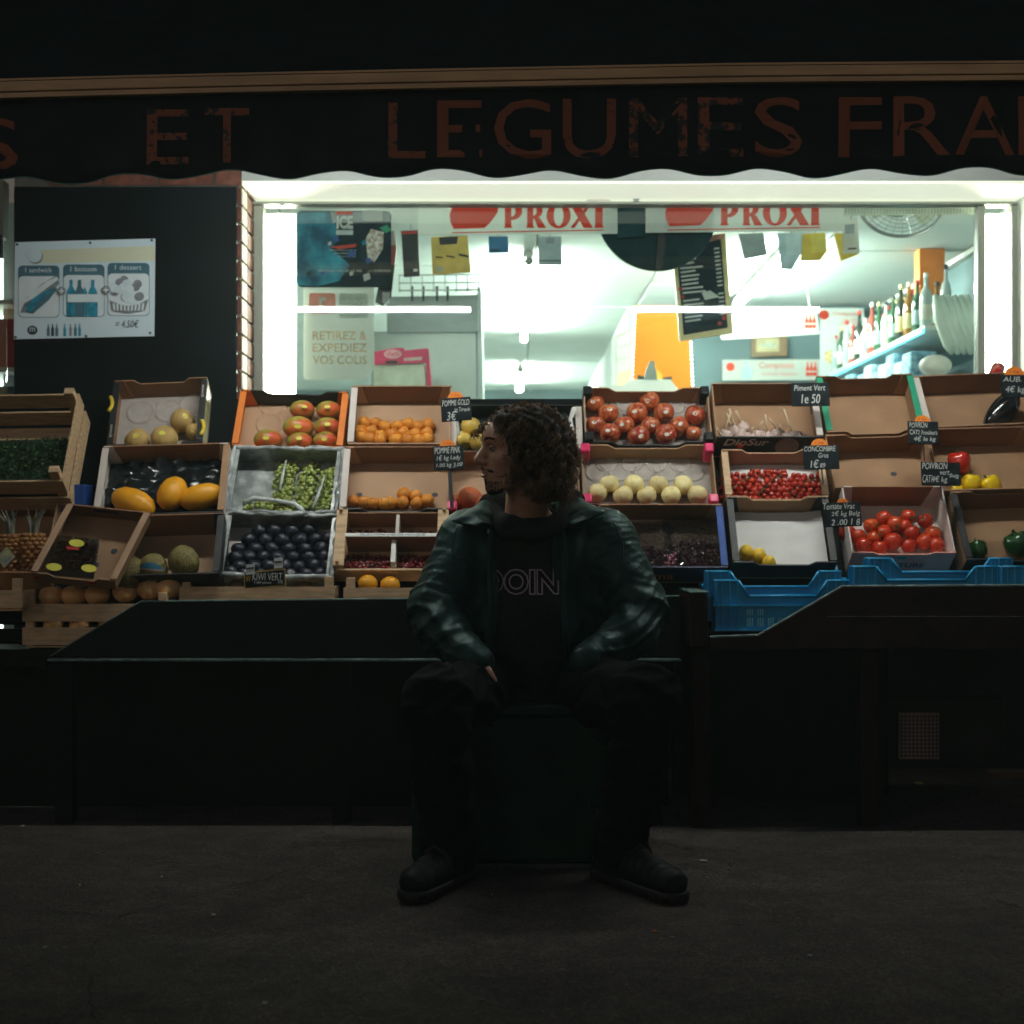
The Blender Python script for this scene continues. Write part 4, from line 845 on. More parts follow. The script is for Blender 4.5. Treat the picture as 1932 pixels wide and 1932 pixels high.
def rows(kind, cat, desc, where, group, c, rws, ru, mk, m, **k):
    """rows: (row name, [(u,v) or (u,v,r)]) - each fruit gets a label telling its row and place"""
    for rn, pts in rws:
        pts = sorted(pts)
        for i, q in enumerate(pts):
            pos = 'leftmost' if i == 0 else ('rightmost' if i == len(pts)-1 else ORD[i]+' from left')
            if len(pts) == 1: pos = 'only one'
            lab = f"{desc}, {pos} in {rn} row of {where}" if rn else f"{desc}, {pos} in {where}"
            fruit(kind, cat, lab, group, c, q[0], q[1], q[2] if len(q) > 2 else ru, mk, m, **k)
unit = appleprof(1.0)
def ellips(n=14, m_=10): return MB().ball((0,0,0), 1, n, m_)
def heap(c, region, r_, layers, seedn, m, name, parent, kind='stuff', pack=1.7, jit=.5, inside=None, ballres=(8,6), zf=.85):
    """many small round fruit filling an image region of the crate"""
    rnd_ = random.Random(seedn); mb = MB(); u0, v0, u1, v1 = region
    for L_ in range(layers):
        n_ = r_*.9 + L_*r_*1.3; a, b = put(c, u0, v1, n_), put(c, u1, v0, n_)
        y = a.y; row = 0
        while y < b.y:
            x = a.x + (row % 2)*r_*pack/2
            while x < b.x:
                px, py = x + rnd_.uniform(-jit,jit)*r_, y + rnd_.uniform(-jit,jit)*r_
                fu, fv = (px-a.x)/(b.x-a.x), (py-a.y)/(b.y-a.y)
                if inside is None or inside(fu, fv, L_):
                    s_ = r_*rnd_.uniform(.85,1.08); mb.ball((px, py, n_ + rnd_.uniform(-.4,.4)*r_*zf), (s_, s_, s_*1.02), *ballres)
                x += r_*pack
            y += r_*pack*.87; row += 1
    return P(name, mb, m, parent, smooth=True, kind=kind)

# ---- right half, three tiers (u0, u1, lower base edge, top edge)
cA = carton('black cornered carton crate of red apples under the window', 1101, 1336, 860, 729, h=.085, inside=cardl, base=tray, outer=cardbk, back=cardb, corners=blackpl, dip=.022)
rows('apple','apple','red apple','the apple crate','red apples in the black cornered crate', cA,
     [('topmost',[(1226,757.6),(1122,761.5)]),('upper middle',[(1148,779.5),(1202,779.5),(1253,779.5),(1311,784)]),('lower middle',[(1124,802),(1178,802),(1227,802),(1281,805)]),('lowest',[(1151,818.5),(1205,823,22),(1256,820,20.5),(1308,817.5,16)])],
     19.3, lat(unit), apple_m, sticker=glint_m, stem=True)  # white ovals on these apples are painted lamp glints
cB = carton('pink cornered carton crate of pale yellow pears on the middle tier', 1097, 1345, 977, 838, h=.085, inside=cardb, base=tray, outer=mat('wine_red_card',(.16,.02,.02),.6), back=cardb, corners=plas, dip=.022)
rows('pear','pear','pale yellow round pear','the pink cornered crate','pale round pears in the pink cornered crate', cB,
     [('upper',[c3(310,785),c3(465,785),c3(620,785),c3(775,790)]),('lower',[c3(235,840),c3(398,855),c3(547,855),c3(700,855),c3(865,850)])], 19.3, lat(appleprof(1,.18)), pear_m)
def cups(c, pts, ru, parent, m=tray):
    for u, v in pts:
        q = put(c, u, v, 0); rr = ru*5.6/F; mb = MB()
        vs = []; fs = []; n = 20
        for j, (a_, z_) in enumerate([(1.12,.001),(1.0,.007),(.9,.004),(.6,.0015),(.25,.001)]):
            for k in range(n): t_ = 2*math.pi*k/n; vs.append((q.x+rr*a_*math.cos(t_), q.y+rr*a_*math.sin(t_)*1.05, z_))
        for j in range(4):
            for k in range(n): fs.append((j*n+k, j*n+(k+1)%n, (j+1)*n+(k+1)%n, (j+1)*n+k))
        fs.append(tuple(4*n+k for k in range(n))); P('tray_cup', mb.add(vs, fs), m, parent, smooth=True)
cups(cB, [c3(x, 655) for x in (290,450,605,755)] + [c3(x, 710) for x in (225,370,530,685,840)], 18.5, cB.o)
cups(cA, [(1276,768),(1178,764),(1300,757)], 15, cA.o)
cC = carton('blue sided carton crate of bagged red grapes on the lowest tier', 1130, 1362, 1098, 952, h=.095, inside=cardl, base=cardl, outer=mat('navy_card',(.01,.02,.06),.5), back=cardd, rims=(None, bluep), dip=0)
text = text_box('Prima', .12, .26, .02, .06, 0, .001); text.v = [(x, -.0015-z, y) for x, y, z in text.v]; P('print', text, orangep, cC.o)
for bi, (reg, lab) in enumerate([((1165,1032,1262,1082),'left bag of red grapes in clear film beside the seated person'),((1262,1018,1350,1078),'right bag of red grapes in clear film in the blue sided crate')]):
    g = T('grape_bag', lab, 'grapes', M=cC.M, group='bags of red grapes'); 
    heap(cC, reg, .0095, 3, 5+bi, rgrape_m, 'grapes', g, inside=lambda fu, fv, L_: fv < 1.05 - .5*abs(fu-.55) - .12*L_)
    a, b = put(cC, reg[0]-6, reg[3]+2, .0), put(cC, reg[2]+4, reg[1]-44, .0); rnd_ = random.Random(bi+3)
    vs = []; nX, nY = 22, 22
    for j in range(nY+1):
        for i in range(nX+1):
            fu, fv = i/nX, j/nY; hh = .062*(math.sin(math.pi*min(1,max(0,fu)))**.4)*(1 - .55*fv) + .012*noise.noise(Vector((fu*9,fv*9,bi*5))) + .006*noise.noise(Vector((fu*25,fv*25,bi)))
            vs.append((a.x+(b.x-a.x)*fu, a.y+(b.y-a.y)*fv, max(.003, hh)))
    mb = MB().add(vs, [(j*(nX+1)+i, j*(nX+1)+i+1, (j+1)*(nX+1)+i+1, (j+1)*(nX+1)+i) for j in range(nY) for i in range(nX)]); P('clear_bag', mb, film, g, smooth=True)
cT = carton('brown carton crate of garlic bulbs with dry stalks', 1341, 1536, 860, 722, h=.115, outer=cardbk, back=cardd, dip=.0, rims=(None, cardw))
tx = text_box('DioSur', .03, .20, .066, .106, 0, .001, shear=.25, off=.02); tx.v = [(x, -.0015-z, y) for x, y, z in tx.v]; P('print', tx, cardw, cT.o)
q = MB().prism([(.27+.045*math.cos(a), .060+.05*math.sin(a)) for a in [2*math.pi*k/20 for k in range(20)]], -.0025, -.0005, 'y'); P('round_print', q, mat('print_mauve',(.28,.2,.2),.6), cT.o)
tx = MB().prism([(.095+.014*math.cos(a), .066+.014*math.sin(a)) for a in [2*math.pi*k/12 for k in range(12)]], -.0022, -.0006, 'y'); P('round_print', tx, proxi, cT.o)
garl = mat('garlic_skin', (.85,.75,.64), .7, .2, 3, .2, 120, col2=(.62,.42,.42)); stalk = mat('garlic_stalk', (.62,.48,.32), .8, .15, 40, .2)
def garlic_mesh():
    mb = MB(); n = 18; prof = [(.2,-.8),(.75,-.72),(1,-.3),(.95,.1),(.6,.55),(.25,.85),(.14,1.1)]
    vs = []; fs = []
    for r_, z in prof:
        for k in range(n): t_ = 2*math.pi*k/n; rr = r_*(1+.10*math.cos(6*t_)*(1 if r_ > .3 else 0)); vs.append((rr*math.cos(t_), rr*math.sin(t_), z))
    for i in range(len(prof)-1):
        for k in range(n): fs.append((i*n+k, i*n+(k+1)%n, (i+1)*n+(k+1)%n, (i+1)*n+k))
    fs.append(tuple(range(n-1,-1,-1))); return mb.add(vs, fs)
for i, (u, v, su, sv) in enumerate([(1368,822,1380,778),(1384,812,1371,780),(1398,820,1376,771),(1415,826,1420,806),(1432,820,1440,795),(1450,824,1444,782),(1466,818,1450,790),(1482,824,1470,800),(1497,822,1478,772),(1512,826,1510,815),(1402,806,1388,775),(1376,832,1352,808)]):
    o = fruit('garlic_bulb','garlic bulb','papery garlic bulb, '+(ORD[i] if i < 12 else '')+' counted from the left side of the garlic crate','garlic bulbs in the carton crate', cT, u, v, 12.5, garlic_mesh(), garl, rot=randrot(50))
    p0, p1 = putw(cT, u, v, .02), putw(cT, su, sv, .07); I = MW[o.name].inverted(); pm = (p0+p1)/2 + Vector((random.uniform(-.01,.01),-.006,0))
    P('stalk', MB().tube([I @ p0, I @ pm, I @ p1], [x / .021 for x in (.0045,.0035,.004)], 7), stalk, o, smooth=True)
cU = carton('pale carton crate of small red tomatoes below the garlic', 1360, 1548, 964, 848, h=.09, back=cardl, base=cardw, outer=cardb, dip=.02, rims=(wood2, wood2))
cV_lin = MB(); a, b = put(cU, 1362, 905, .002), put(cU, 1540, 862, .002); 
P('paper_liner', MB().box(.008, cU.w-.008, .01, cU.L-.008, .0015, .004), mat('white_paper',(.72,.72,.70),.7,.04,6,.1), cU.o)
for bi, (reg, lab) in enumerate([((1364,890,1425,940),'left'),((1424,884,1484,942),'middle'),((1482,890,1545,942),'right')]):
    g = T('tomato_vine', lab+' bunch of small dark red tomatoes in the pale crate', 'tomatoes', M=cU.M, group='bunches of small red tomatoes')
    heap(cU, reg, .0125, 2, 31+bi, ctom_m, 'tomatoes', g, pack=1.95, jit=.35, inside=lambda fu, fv, L_: fv < .93 - .3*L_, ballres=(10,7))
    a, b = put(cU, reg[0]+6, reg[3]-8, .036), put(cU, reg[2]-6, reg[1]+10, .03); P('vine', MB().tube([a, a.lerp(b,.5)+Vector((0,.01,.004)), b], .002, 6), calyx, g)
cV = carton('black carton crate lined with white paper holding three lemons', 1372, 1562, 1090, 938, h=.10, inside=cardbk, base=cardb, outer=cardbk, back=cardb, dip=.02, rims=(cardbk, cardbk))
vs = []
for j in range(13):
    for i in range(15): vs.append((.012+(cV.w-.024)*i/14, .012+(cV.L-.02)*j/12, .006+.012*abs(noise.noise(Vector((i*.35,j*.35,2))))+.018*(abs(i-7)/7)**4))
P('paper_liner', MB().add(vs, [(j*15+i, j*15+i+1, (j+1)*15+i+1, (j+1)*15+i) for j in range(12) for i in range(14)]), mat('white_paper',(.7,.7,.7)), cV.o, smooth=True)
rows('lemon','lemon','yellow lemon','the white paper in the black crate','lemons on white paper', cV, [('',[c3(1175,1215),c3(1255,1235),c3(1315,1280)])], 14.5, ellips(), lemon_m, scale=(1,.92,1.08), lift=.01)
cW = carton('empty brown carton with green edges at the top of the display', 1541, 1722, 848, 706, h=.115, dip=.02, rims=(greenp, greenp), roll=2)
cX = carton('empty brown carton crate in the middle tier right of the small tomatoes', 1556, 1752, 951, 818, h=.11, dip=.02, holes=[(.67,.55)], roll=2)
pk = mat('pink_grey_card', (.82,.36,.28), .7, .1, 6, .08)
cY = carton('pinkish printed carton crate full of vine tomatoes', 1588, 1778, 1078, 918, h=.12, inside=cardw, base=cardw, outer=pk, back=cardd, dip=.012, bdip=0, off=-.02)
tx = text_box('NEXTURE', .10, .27, .03, .055, 0, .001, off=.01); tx.v = [(x, -.0015-z, y) for x, y, z in tx.v]; P('print', tx, mat('print_brown',(.16,.06,.06),.7), cY.o)
q = MB().box(.165,.195,-.0016,-.0003,.082,.098); P('print', q, greenp, cY.o)
tomk = lat(appleprof(1,.12,.0))
rows('tomato','tomato','glossy tomato','the printed tomato crate','vine tomatoes in the printed carton', cY,
     [('topmost',[(*c4(730,1000),15),(*c4(885,985),14),(*c4(992,1015),14.5)]),
      ('upper middle',[c4(650,1045),c4(800,1035),c4(860,1052),(*c4(1040,1095),16)]),
      ('lower middle',[c4(500,1092),c4(565,1112),(*c4(665,1125),15),(*c4(785,1142),17),c4(905,1090),c4(730,1085)]),
      ('lowest',[c4(605,1168),c4(702,1186),c4(885,1170),c4(985,1145),c4(1060,1165)])], 16, tomk, tom_m, lift=.012)
for i, (x, y) in enumerate([(690,1040),(895,1075),(910,995),(980,1000),(810,1050),(700,1100),(620,1170),(880,1135)]):
    p = putw(cY, *c4(x, y), .062); mb = MB()
    for k in range(5): a_ = 2*math.pi*k/5 + i; mb.tube([p, p + Vector((.018*math.cos(a_), -.004, .018*math.sin(a_)))], [.0018,.0008], 5)
    g = T('tomato_stalk', 'green star shaped stalk, '+ORD[i]+' of those lying on the vine tomatoes', 'stalk', p, 'green stalks on the vine tomatoes'); P('sepals', mb, calyx, g, True)
cZ = carton('brown carton crate at the top right corner of the display', 1722, 1945, 836, 704, h=.11, dip=0, rims=(cardw, None), roll=3)
fruit('aubergine','aubergine','dark glossy aubergine in the top right crate',None,cZ,1890,778,24,ellips(16,12),aub_m,rot=Matrix.Rotation(R(38),4,'Y'),scale=(1,.9,1.9),lift=.01)
cAA = carton('brown carton crate of red and yellow peppers at right', 1746, 1950, 956, 806, h=.11, dip=0, rims=(None, cardw), holes=[(.66,.42)], roll=2)
def pepper_mesh():
    mb = MB(); n = 24; prof = [(.05,-.85),(.45,-.95),(.8,-.75),(.95,-.2),(1,.35),(.85,.75),(.45,.88),(.1,.7)]; vs = []; fs = []
    for r_, z in prof:
        for k in range(n): t_ = 2*math.pi*k/n; vs.append((r_*(1+.12*abs(math.cos(2*t_))-.06)*math.cos(t_), r_*(1+.12*abs(math.cos(2*t_))-.06)*math.sin(t_), z + .05*math.cos(4*t_)*(r_>.4)))
    for i in range(len(prof)-1):
        for k in range(n): fs.append((i*n+k, i*n+(k+1)%n, (i+1)*n+(k+1)%n, (i+1)*n+k))
    return mb.add(vs, fs)
for (x, y, r_, m, kd, lab, c) in [(1205,650,23,pepr_m,'red_pepper','red pepper lying above the yellow peppers',cAA),(1280,778,19,pepy_m,'yellow_pepper','left yellow pepper beside the pepper price tag',cAA),(1402,792,19,pepy_m,'yellow_pepper','right yellow pepper with nothing on its right',cAA),(1190,825,12,pepy_m,'yellow_pepper','small yellow pepper half under the price tag',cAA)]:
    o = fruit(kd,'pepper',lab,None,c,*c4(x,y),r_,pepper_mesh(),m,rot=randrot(35)); 
    P('stem', MB().tube([(0,0,.6),(.05,0,1.0),(.12,0,1.2)], [.14,.09,.12], 7), calyx, o)
cAB = carton('brown carton crate of two green peppers at the lower right', 1796, 1990, 1085, 926, h=.11, dip=.02, outer=cardbk, rims=(cardbk, None), roll=2)
for (x, y, r_, lab) in [(1320,1195,19,'small green pepper at the lower left of the lower right crate'),(1575,1165,25,'big green pepper at the right photo edge')]:
    o = fruit('green_pepper','pepper',lab,None,cAB,*c4(x,y),r_,pepper_mesh(),pepg_m,rot=randrot(30)); P('stem', MB().tube([(0,0,.6),(.05,0,1.0),(.12,0,1.2)], [.14,.09,.12], 7), calyx, o)
# red padded clip lamp near the right edge
t = T('red_bag', 'red wrapped object with a bright glint at the right end of the window', 'bag', W(1877,715,5.9)); mb = MB().tube([W(1884,690,5.9), W(1878,712,5.88), W(1872,735,5.86)], [.026,.032,.026], 12); P('wrap', mb, mat('red_foil',(.45,.03,.02),.12,.1,20,.4,40,coat=1), t, True, smooth=True)

# ---- left half
clearpl = mat('grey_film', (.30,.33,.33), .22, .3, 14, .6, 25, col2=(.55,.60,.60), lo=.45, hi=.7)
# mango crate
cH = carton('orange edged carton crate of mangoes at the left end of the window', 452, 655, 868, 735, h=.085, inside=orangep, outer=orangep, base=cardl, back=cardbk, dip=.02, roll=-1.5, rims=(orangep, orangep), name='mango_crate')
cups(cH, [(515,765),(508,800),(566,835)], 24, cH.o, cardl)
rows('mango','mango','stickered mango','the orange edged crate','mangoes in the orange edged crate', cH,
     [('upper',[(570,773),(620,774)]),('middle',[(563,807,28),(618,807)]),('lowest',[(506,830,27),(566,834,26),(614,832,25)])], 25, ellips(18,12), mango_m, scale=(1,.75,.75), rot=Matrix.Rotation(R(15),4,'Z'), sticker=ystick_m)
# green grapes in grey film
cI = carton('carton crate lined with grey film holding green grapes', 438, 645, 992, 845, h=.085, inside=clearpl, outer=clearpl, base=clearpl, back=clearpl, dip=0, rims=(clearpl, clearpl), roll=-1.5, flaps=False)
def film_rim(c, seed):
    rnd_ = random.Random(seed); pts = []
    for (a, b) in (((0,0),(1,0)),((1,0),(1,1)),((1,1),(0,1)),((0,1),(0,0))):
        for k in range(14): t_ = k/14; pts.append(Vector(((a[0]+(b[0]-a[0])*t_)*c.w + rnd_.uniform(-.004,.004), (a[1]+(b[1]-a[1])*t_)*c.L + rnd_.uniform(-.004,.004), c.h + rnd_.uniform(-.006,.006))))
    pts.append(pts[0]); P('film_edge', MB().tube(pts, [rnd_.uniform(.006,.014) for _ in pts], 8, False), clearpl, c.o, smooth=True)
film_rim(cI, 2)
for bi, (reg, lab) in enumerate([((515,866,562,945),'left bunch of green grapes in the film lined crate'),((560,872,600,955),'middle bunch of green grapes in the film lined crate'),((598,880,636,958),'right bunch of green grapes in the film lined crate'),((462,944,560,962),'low strip of green grapes showing under the folded film')]):
    g = T('grape_bunch', lab, 'grapes', M=cI.M, group='bunches of green grapes')
    heap(cI, reg, .0105, 3 if bi < 3 else 1, 50+bi, grape_m, 'grapes', g, pack=1.8, inside=(lambda fu, fv, L_: abs(fu-.5) < .56-.1*L_ and fv < .95-.07*L_) if bi < 3 else None, ballres=(9,7))
    if bi < 3:
        a, b = put(cI, reg[0]+6, reg[3]-14, .052), put(cI, reg[0]+20, reg[1]+12, .045); P('stem', MB().tube([a, a.lerp(b,.5)+Vector((.008,0,.003)), b], .0022, 6), calyx, g)
mb = MB(); q = [put(cI, u, v, .055) for u, v in ((462,948),(480,940),(520,944),(555,950),(568,960),(575,968))]; P('film_fold', mb.tube(q, [.008,.010,.007,.009,.010,.006], 8), mat('film_white',(.55,.60,.58),.35,.1,20,.5,40), cI.o, smooth=True)
for pts in ([(540,868),(533,900),(528,925)],[(612,900),(600,935),(590,958)]):
    P('film_strip', MB().tube([put(cI, u, v, .06) for u, v in pts], [.003,.006,.004], 6), MATS['film_white'], cI.o, smooth=True)
# plums
cJ = carton('carton crate lined with grey film full of dark plums', 424, 637, 1112, 972, h=.085, inside=clearpl, outer=clearpl, base=cardw, back=clearpl, dip=0, rims=(clearpl, clearpl), roll=-1.5, flaps=False)
film_rim(cJ, 5)
pr = [('top',[(490,1004),(518,1003),(551,1004),(584,1002)]),('second',[(470,1020),(501,1021),(533,1021),(566,1020),(597,1019),(620,1018)]),('third',[(450,1037),(482,1037),(513,1037),(545,1037),(578,1037),(608,1037)]),
      ('fourth',[(445,1054),(470,1052),(498,1053),(524,1054),(553,1053),(583,1053),(612,1052)]),('fifth',[(452,1070),(480,1071),(508,1070),(536,1070),(564,1071),(594,1069),(618,1069)]),('lowest',[(436,1082),(462,1087),(490,1086),(520,1087),(548,1086),(578,1086),(604,1085)])]
rows('plum','plum','dark plum','the film lined plum crate','dark plums in the film lined crate', cJ, pr, 15.5, lat(appleprof(1,.1)), plum_m)
# apricots
cL = carton('carton crate of apricots in the top tier right of the mangoes', 664, 852, 868, 726, h=.10, back=cardd, base=cardl, inside=cardl, dip=0, holes=[(.27,.66),(.52,.66),(.77,.66)], rims=(cardw, None))
rows('apricot','apricot','orange apricot','the top apricot crate','apricots in the top tier crate', cL,
     [('top',[c2(950,397),c2(1025,397),c2(1080,420),c2(1157,415),c2(1225,403),c2(1288,420),c2(1355,408)]),
      ('middle',[c2(928,450),c2(998,448),c2(1053,480),c2(1122,468),c2(1198,458),c2(1270,468),c2(1345,462)]),
      ('lowest',[c2(935,488),c2(985,497),c2(1050,500),c2(1147,502),c2(1222,502),c2(1292,506),c2(1350,496)])], 12.5, lat(appleprof(1,.12)), apric_m)
cM = carton('half empty carton crate with a few apricots in the middle tier', 650, 848, 990, 842, h=.10, back=cardd, base=cardl, inside=cardl, outer=cardbk, dip=.02, bdip=0, holes=[(.14,.47),(.86,.47)], rims=(cardw, None))
rows('apricot','apricot','orange apricot','the middle apricot crate','apricots in the half empty crate', cM,
     [('upper',[(*c2(1202,845),13),(*c2(1275,858),12)]),('lower',[c2(885,890),c2(950,898),c2(1010,902),c2(1080,905),c2(1120,900),c2(1192,897),c2(1280,902),c2(1350,885)])], 12.5, lat(appleprof(1,.12)), apric_m)
# cherries in a divided wooden box
cN = slatcrate('divided wooden box of dark cherries below the apricots', 638, 846, 1098, 962, h=.10, base=cardl, nsl=1, posts=.012, wd_=wood2)
for x in (.0, cN.w-.035): P('side_post', MB().box(x-.002, x+.037, .004, cN.L-.004, cN.h-.01, cN.h+.004), wood2, cN.o, bev=.002)
P('inner_liner', MB().box(.036, cN.w-.036, cN.L-.012, cN.L-.008, 0, .09), cardd, cN.o)
P('divider', MB().box(.036, cN.w-.036, cN.L*.52, cN.L*.52+.008, .0, .10), cardd, cN.o); 
P('divider', MB().box(.034, cN.w-.034, cN.L*.52-.004, cN.L*.52+.010, .101, .106), whitep, cN.o, label='white printed divider strip across the box')
P('divider', MB().box(cN.w*.50, cN.w*.50+.016, .03, cN.L*.50, .0, .085), whitep, cN.o); P('divider', MB().box(cN.w*.53, cN.w*.53+.012, cN.L*.56, cN.L-.012, .0, .085), cardw, cN.o)
tx = text_box('SELECTION COL DE MARQUE', cN.w*.22, cN.w*.80, cN.L*.52-.002, cN.L*.52+.007, .1065, .0005); P('print', tx, mat('print_blue',(.10,.22,.30),.6), cN.o)
ch = T('cherries', 'heap of dark cherries in the lower half of the divided box', 'cherries', M=cN.M); heap(cN, (652,1046,838,1082), .0095, 3, 8, cherry_m, 'cherry_heap', ch, pack=1.7, inside=lambda fu, fv, L_: fv < 1-.22*L_, ballres=(9,7))
ch2 = T('cherries', 'few dark cherries in the upper half of the divided box', 'cherries', M=cN.M); heap(cN, (652,998,830,1004), .0095, 1, 9, cherry_m, 'cherry_heap', ch2, pack=2.6, jit=.9, ballres=(9,7))
# galia melons, black box
cBx = carton('black carton with yellow handles holding netted melons', 218, 392, 868, 712, h=.10, inside=cardd, base=tray, outer=cardbk, back=cardd, dip=.022, off=-.02, roll=3, rims=(cardbk, cardbk), name='melon_crate')
cups(cBx, [c1(890,330),c1(1065,320),c1(1220,290),c1(1150,390)], 26, cBx.o)
for x0, yy in ((-.013,.62),(cBx.w-.012,.20)):
    mb = MB(); mb.tube([(x0+.006+.010*math.sin(math.pi*k/8)*(1 if x0 < 0 else 1), cBx.L*yy+.07*k/8-.035, cBx.h+.006) for k in range(9)], .007, 8); P('yellow_handle', mb, yellowp, cBx.o, smooth=True)
for x0 in (.002, cBx.w-.02):
    tx = text_box('Bonanza', 0, .06, 0, .010, 0, .0006, shear=.3); tx.v = [(x0+.004+y, cBx.L*(.12 if x0 < .1 else .68)+x, cBx.h+.0015+z) for x, y, z in tx.v]; P('print', tx, cardw, cBx.o)
P('side_print', MB().prism([(.02,.02),(cBx.L-.03,.02),(cBx.L-.03,.085),(.02,.085)], cBx.w+.0005, cBx.w+.002, 'x'), mat('lime_gloss_print',(.55,.50,.03),.25,.6,9,0,col2=(.9,.9,.6)), cBx.o)
rows('netted_melon','melon','round netted melon','the black melon carton','netted melons in the black carton', cBx, [('upper',[(*c1(1148,385),24),(*c1(1225,452),18)]),('lower',[(*c1(865,510),25),(*c1(1035,498),26)])], 24, lat(appleprof(1,.05)), galia_m, sticker=ystick_m)
# yellow melons
cC2 = carton('torn carton of long yellow melons on black plastic lining', 196, 434, 1002, 838, h=.11, inside=cardw, base=blackpl, outer=cardbk, back=cardd, dip=0, off=-.02, roll=2, rims=(cardw, cardb))
vs = []
for j in range(15):
    for i in range(25): vs.append((.01+(cC2.w-.02)*i/24, cC2.L*.35+cC2.L*.6*j/14, .012+.045*abs(noise.noise(Vector((i*.33,j*.33,7))))+.02*abs(noise.noise(Vector((i*.9,j*.9,3))))))
P('plastic_lining', MB().add(vs, [(j*25+i, j*25+i+1, (j+1)*25+i+1, (j+1)*25+i) for j in range(14) for i in range(24)]), mat('black_bag',(.01,.014,.016),.18,.3,10,.4,60), cC2.o, smooth=True)
long_ = MB().lathe([(.02,-1.0),(.3,-.93),(.6,-.7),(.78,-.3),(.8,.1),(.68,.55),(.42,.85),(.15,.98),(.03,1.0)], 22)
for (x, y, r_, ang, lab) in [(840,902,43,-62,'long yellow melon lying at the left of the torn carton'),(1085,842,39,18,'long yellow melon standing in the middle of the torn carton'),(1268,862,39,72,'long yellow melon lying at the right of the torn carton')]:
    p = putw(cC2, *c1(x,y), .07); q = cC2.M.to_3x3().to_4x4(); fruit('yellow_melon','melon',lab,'long yellow melons',cC2,*c1(x,y),r_*(1.12 if abs(ang) > 30 else 1),long_,melon_m,scale=((.74,.74,1) if abs(ang) > 30 else (.92,.92,1)),rot=q @ Matrix.Rotation(R(-ang),4,'Z') @ Matrix.Rotation(R(-90),4,'X'),depth=.068)
# piel de sapo
cF = carton('dark carton of green striped melons behind the wooden tray', 228, 428, 1122, 972, h=.13, inside=cardbk, base=cardl, outer=cardbk, back=cardd, dip=0, off=-.03, roll=2, rims=(cardbk, cardbk), holes=[(.44,.42),(.9,.5)])
for (x, y, r_, ang, lab, st_) in [(805,1345,34,20,'leftmost green striped melon half hidden by the small carton',None),(965,1318,33,5,'middle green striped melon with an oval label',1),(1158,1275,34,-15,'rightmost green striped melon without a label',None)]:
    o = fruit('green_melon','melon',lab,'green striped melons',cF,*c1(x,y),r_,MB().lathe([(.02,-1.0),(.35,-.92),(.7,-.65),(.88,-.2),(.88,.2),(.7,.65),(.35,.92),(.02,1.0)], 22),toad_m,rot=Matrix.Rotation(R(ang),4,'Y'),depth=.09)
    if st_:
        mb = MB(); vs = []
        for j in range(9):
            for i in range(15):
                a_ = -1.57+1.9*(i/14-.5); z_ = .05+.75*(j/8-.5); rr = .90*(1-.25*z_*z_)
                vs.append((rr*1.0*math.cos(a_), rr*1.0*math.sin(a_), z_))
        fs = [(j*15+i, j*15+i+1, (j+1)*15+i+1, (j+1)*15+i) for j in range(8) for i in range(14) if ((i-6.5)/7)**2+((j-3.5)/4)**2 < 1.0]
        P('label', mb.add(vs, [f for f in fs if f[0]//15 >= 3]), mat('label_orange_white',(.55,.16,.06),.4,.3,30,0,col2=(.7,.65,.6)), o, smooth=True)
        P('label', MB().add([(x*1.01,y*1.01,z) for x,y,z in vs], [f for f in fs if f[0]//15 >= 4]), mat('label_teal',(.03,.18,.30),.4), o, smooth=True)
# small carton with punnet, turned
cD = place(92, 236, 1112, 962, .075, off=-.14, roll=0); cD.M = Matrix.Translation(W(64,1096,5.10)) @ Matrix.Rotation(R(64),4,'X') @ Matrix.Rotation(R(-2),4,'Z') @ Matrix.Rotation(R(10),4,'Y'); cD.w, cD.L, cD.h = .275, .27, .075
o = T('small_carton','small brown carton tilted over the wooden tray, holding a berry punnet','crate',M=cD.M); cD.o = o; shx = .09
def sk(mb): mb.v = [(x + y*shx/.31*1.0, y, z) for x, y, z in mb.v]; return mb
P('base', sk(MB().box(0,cD.w,0,cD.L,-.005,0)), cardb, o); P('upper_wall', sk(MB().prism(wall_poly(cD.w,.075,.0,.0), cD.L-.005, cD.L, 'y')), cardd, o)
P('lower_wall', sk(MB().prism(wall_poly(cD.w,.06,.012,.01), 0, .005, 'y')), cardb, o)
for x in (0, cD.w-.005): P('side_wall', sk(MB().prism([(.006,0),(cD.L-.006,0),(cD.L-.006,.075),(.006,.065)], x, x+.005, 'x')), cardb, o)
for x in (-.004, cD.w-.018): P('side_rim', sk(MB().box(x, x+.022, .004, cD.L-.004, .068, .078)), cardl, o)
mb = MB()
for hx, hy in ((.45,.60),(.75,.52),(.62,.30)): mb.add([((hx*cD.w+.011*math.cos(a)), hy*cD.L+.011*math.sin(a), .0015) for a in [2*math.pi*k/14 for k in range(14)]], [tuple(range(14))])
P('air_holes', sk(mb), inkd, o); mb = MB().prism([(.30*cD.w,.045),(.62*cD.w,.045),(.60*cD.w,.062),(.32*cD.w,.062)], cD.L-.0065, cD.L-.0052, 'y'); P('hand_hole', sk(mb), inkd, o)
for x, y in ((.72,.10),(.05,.06)): P('red_print', sk(MB().prism([(cD.w*x+.016*math.cos(a), .035+.010*math.sin(a)) for a in [2*math.pi*k/10 for k in range(10)]], -.0012, -.0002, 'y')), redp, o)
pn = T('berry_punnet','clear punnet of dark red berries with yellow stickers','punnet', M=cD.M @ Matrix.Translation((.045,.03,.001)))
P('tray', MB().box(0,.15,0,.13,.001,.045), film, pn); rnd_ = random.Random(4); mb = MB()
for i in range(60): mb.ball((rnd_.uniform(.015,.135), rnd_.uniform(.015,.115), rnd_.uniform(.008,.035)), .009, 7, 5)
P('berries', mb, cherry_m, pn, smooth=True, kind='stuff')
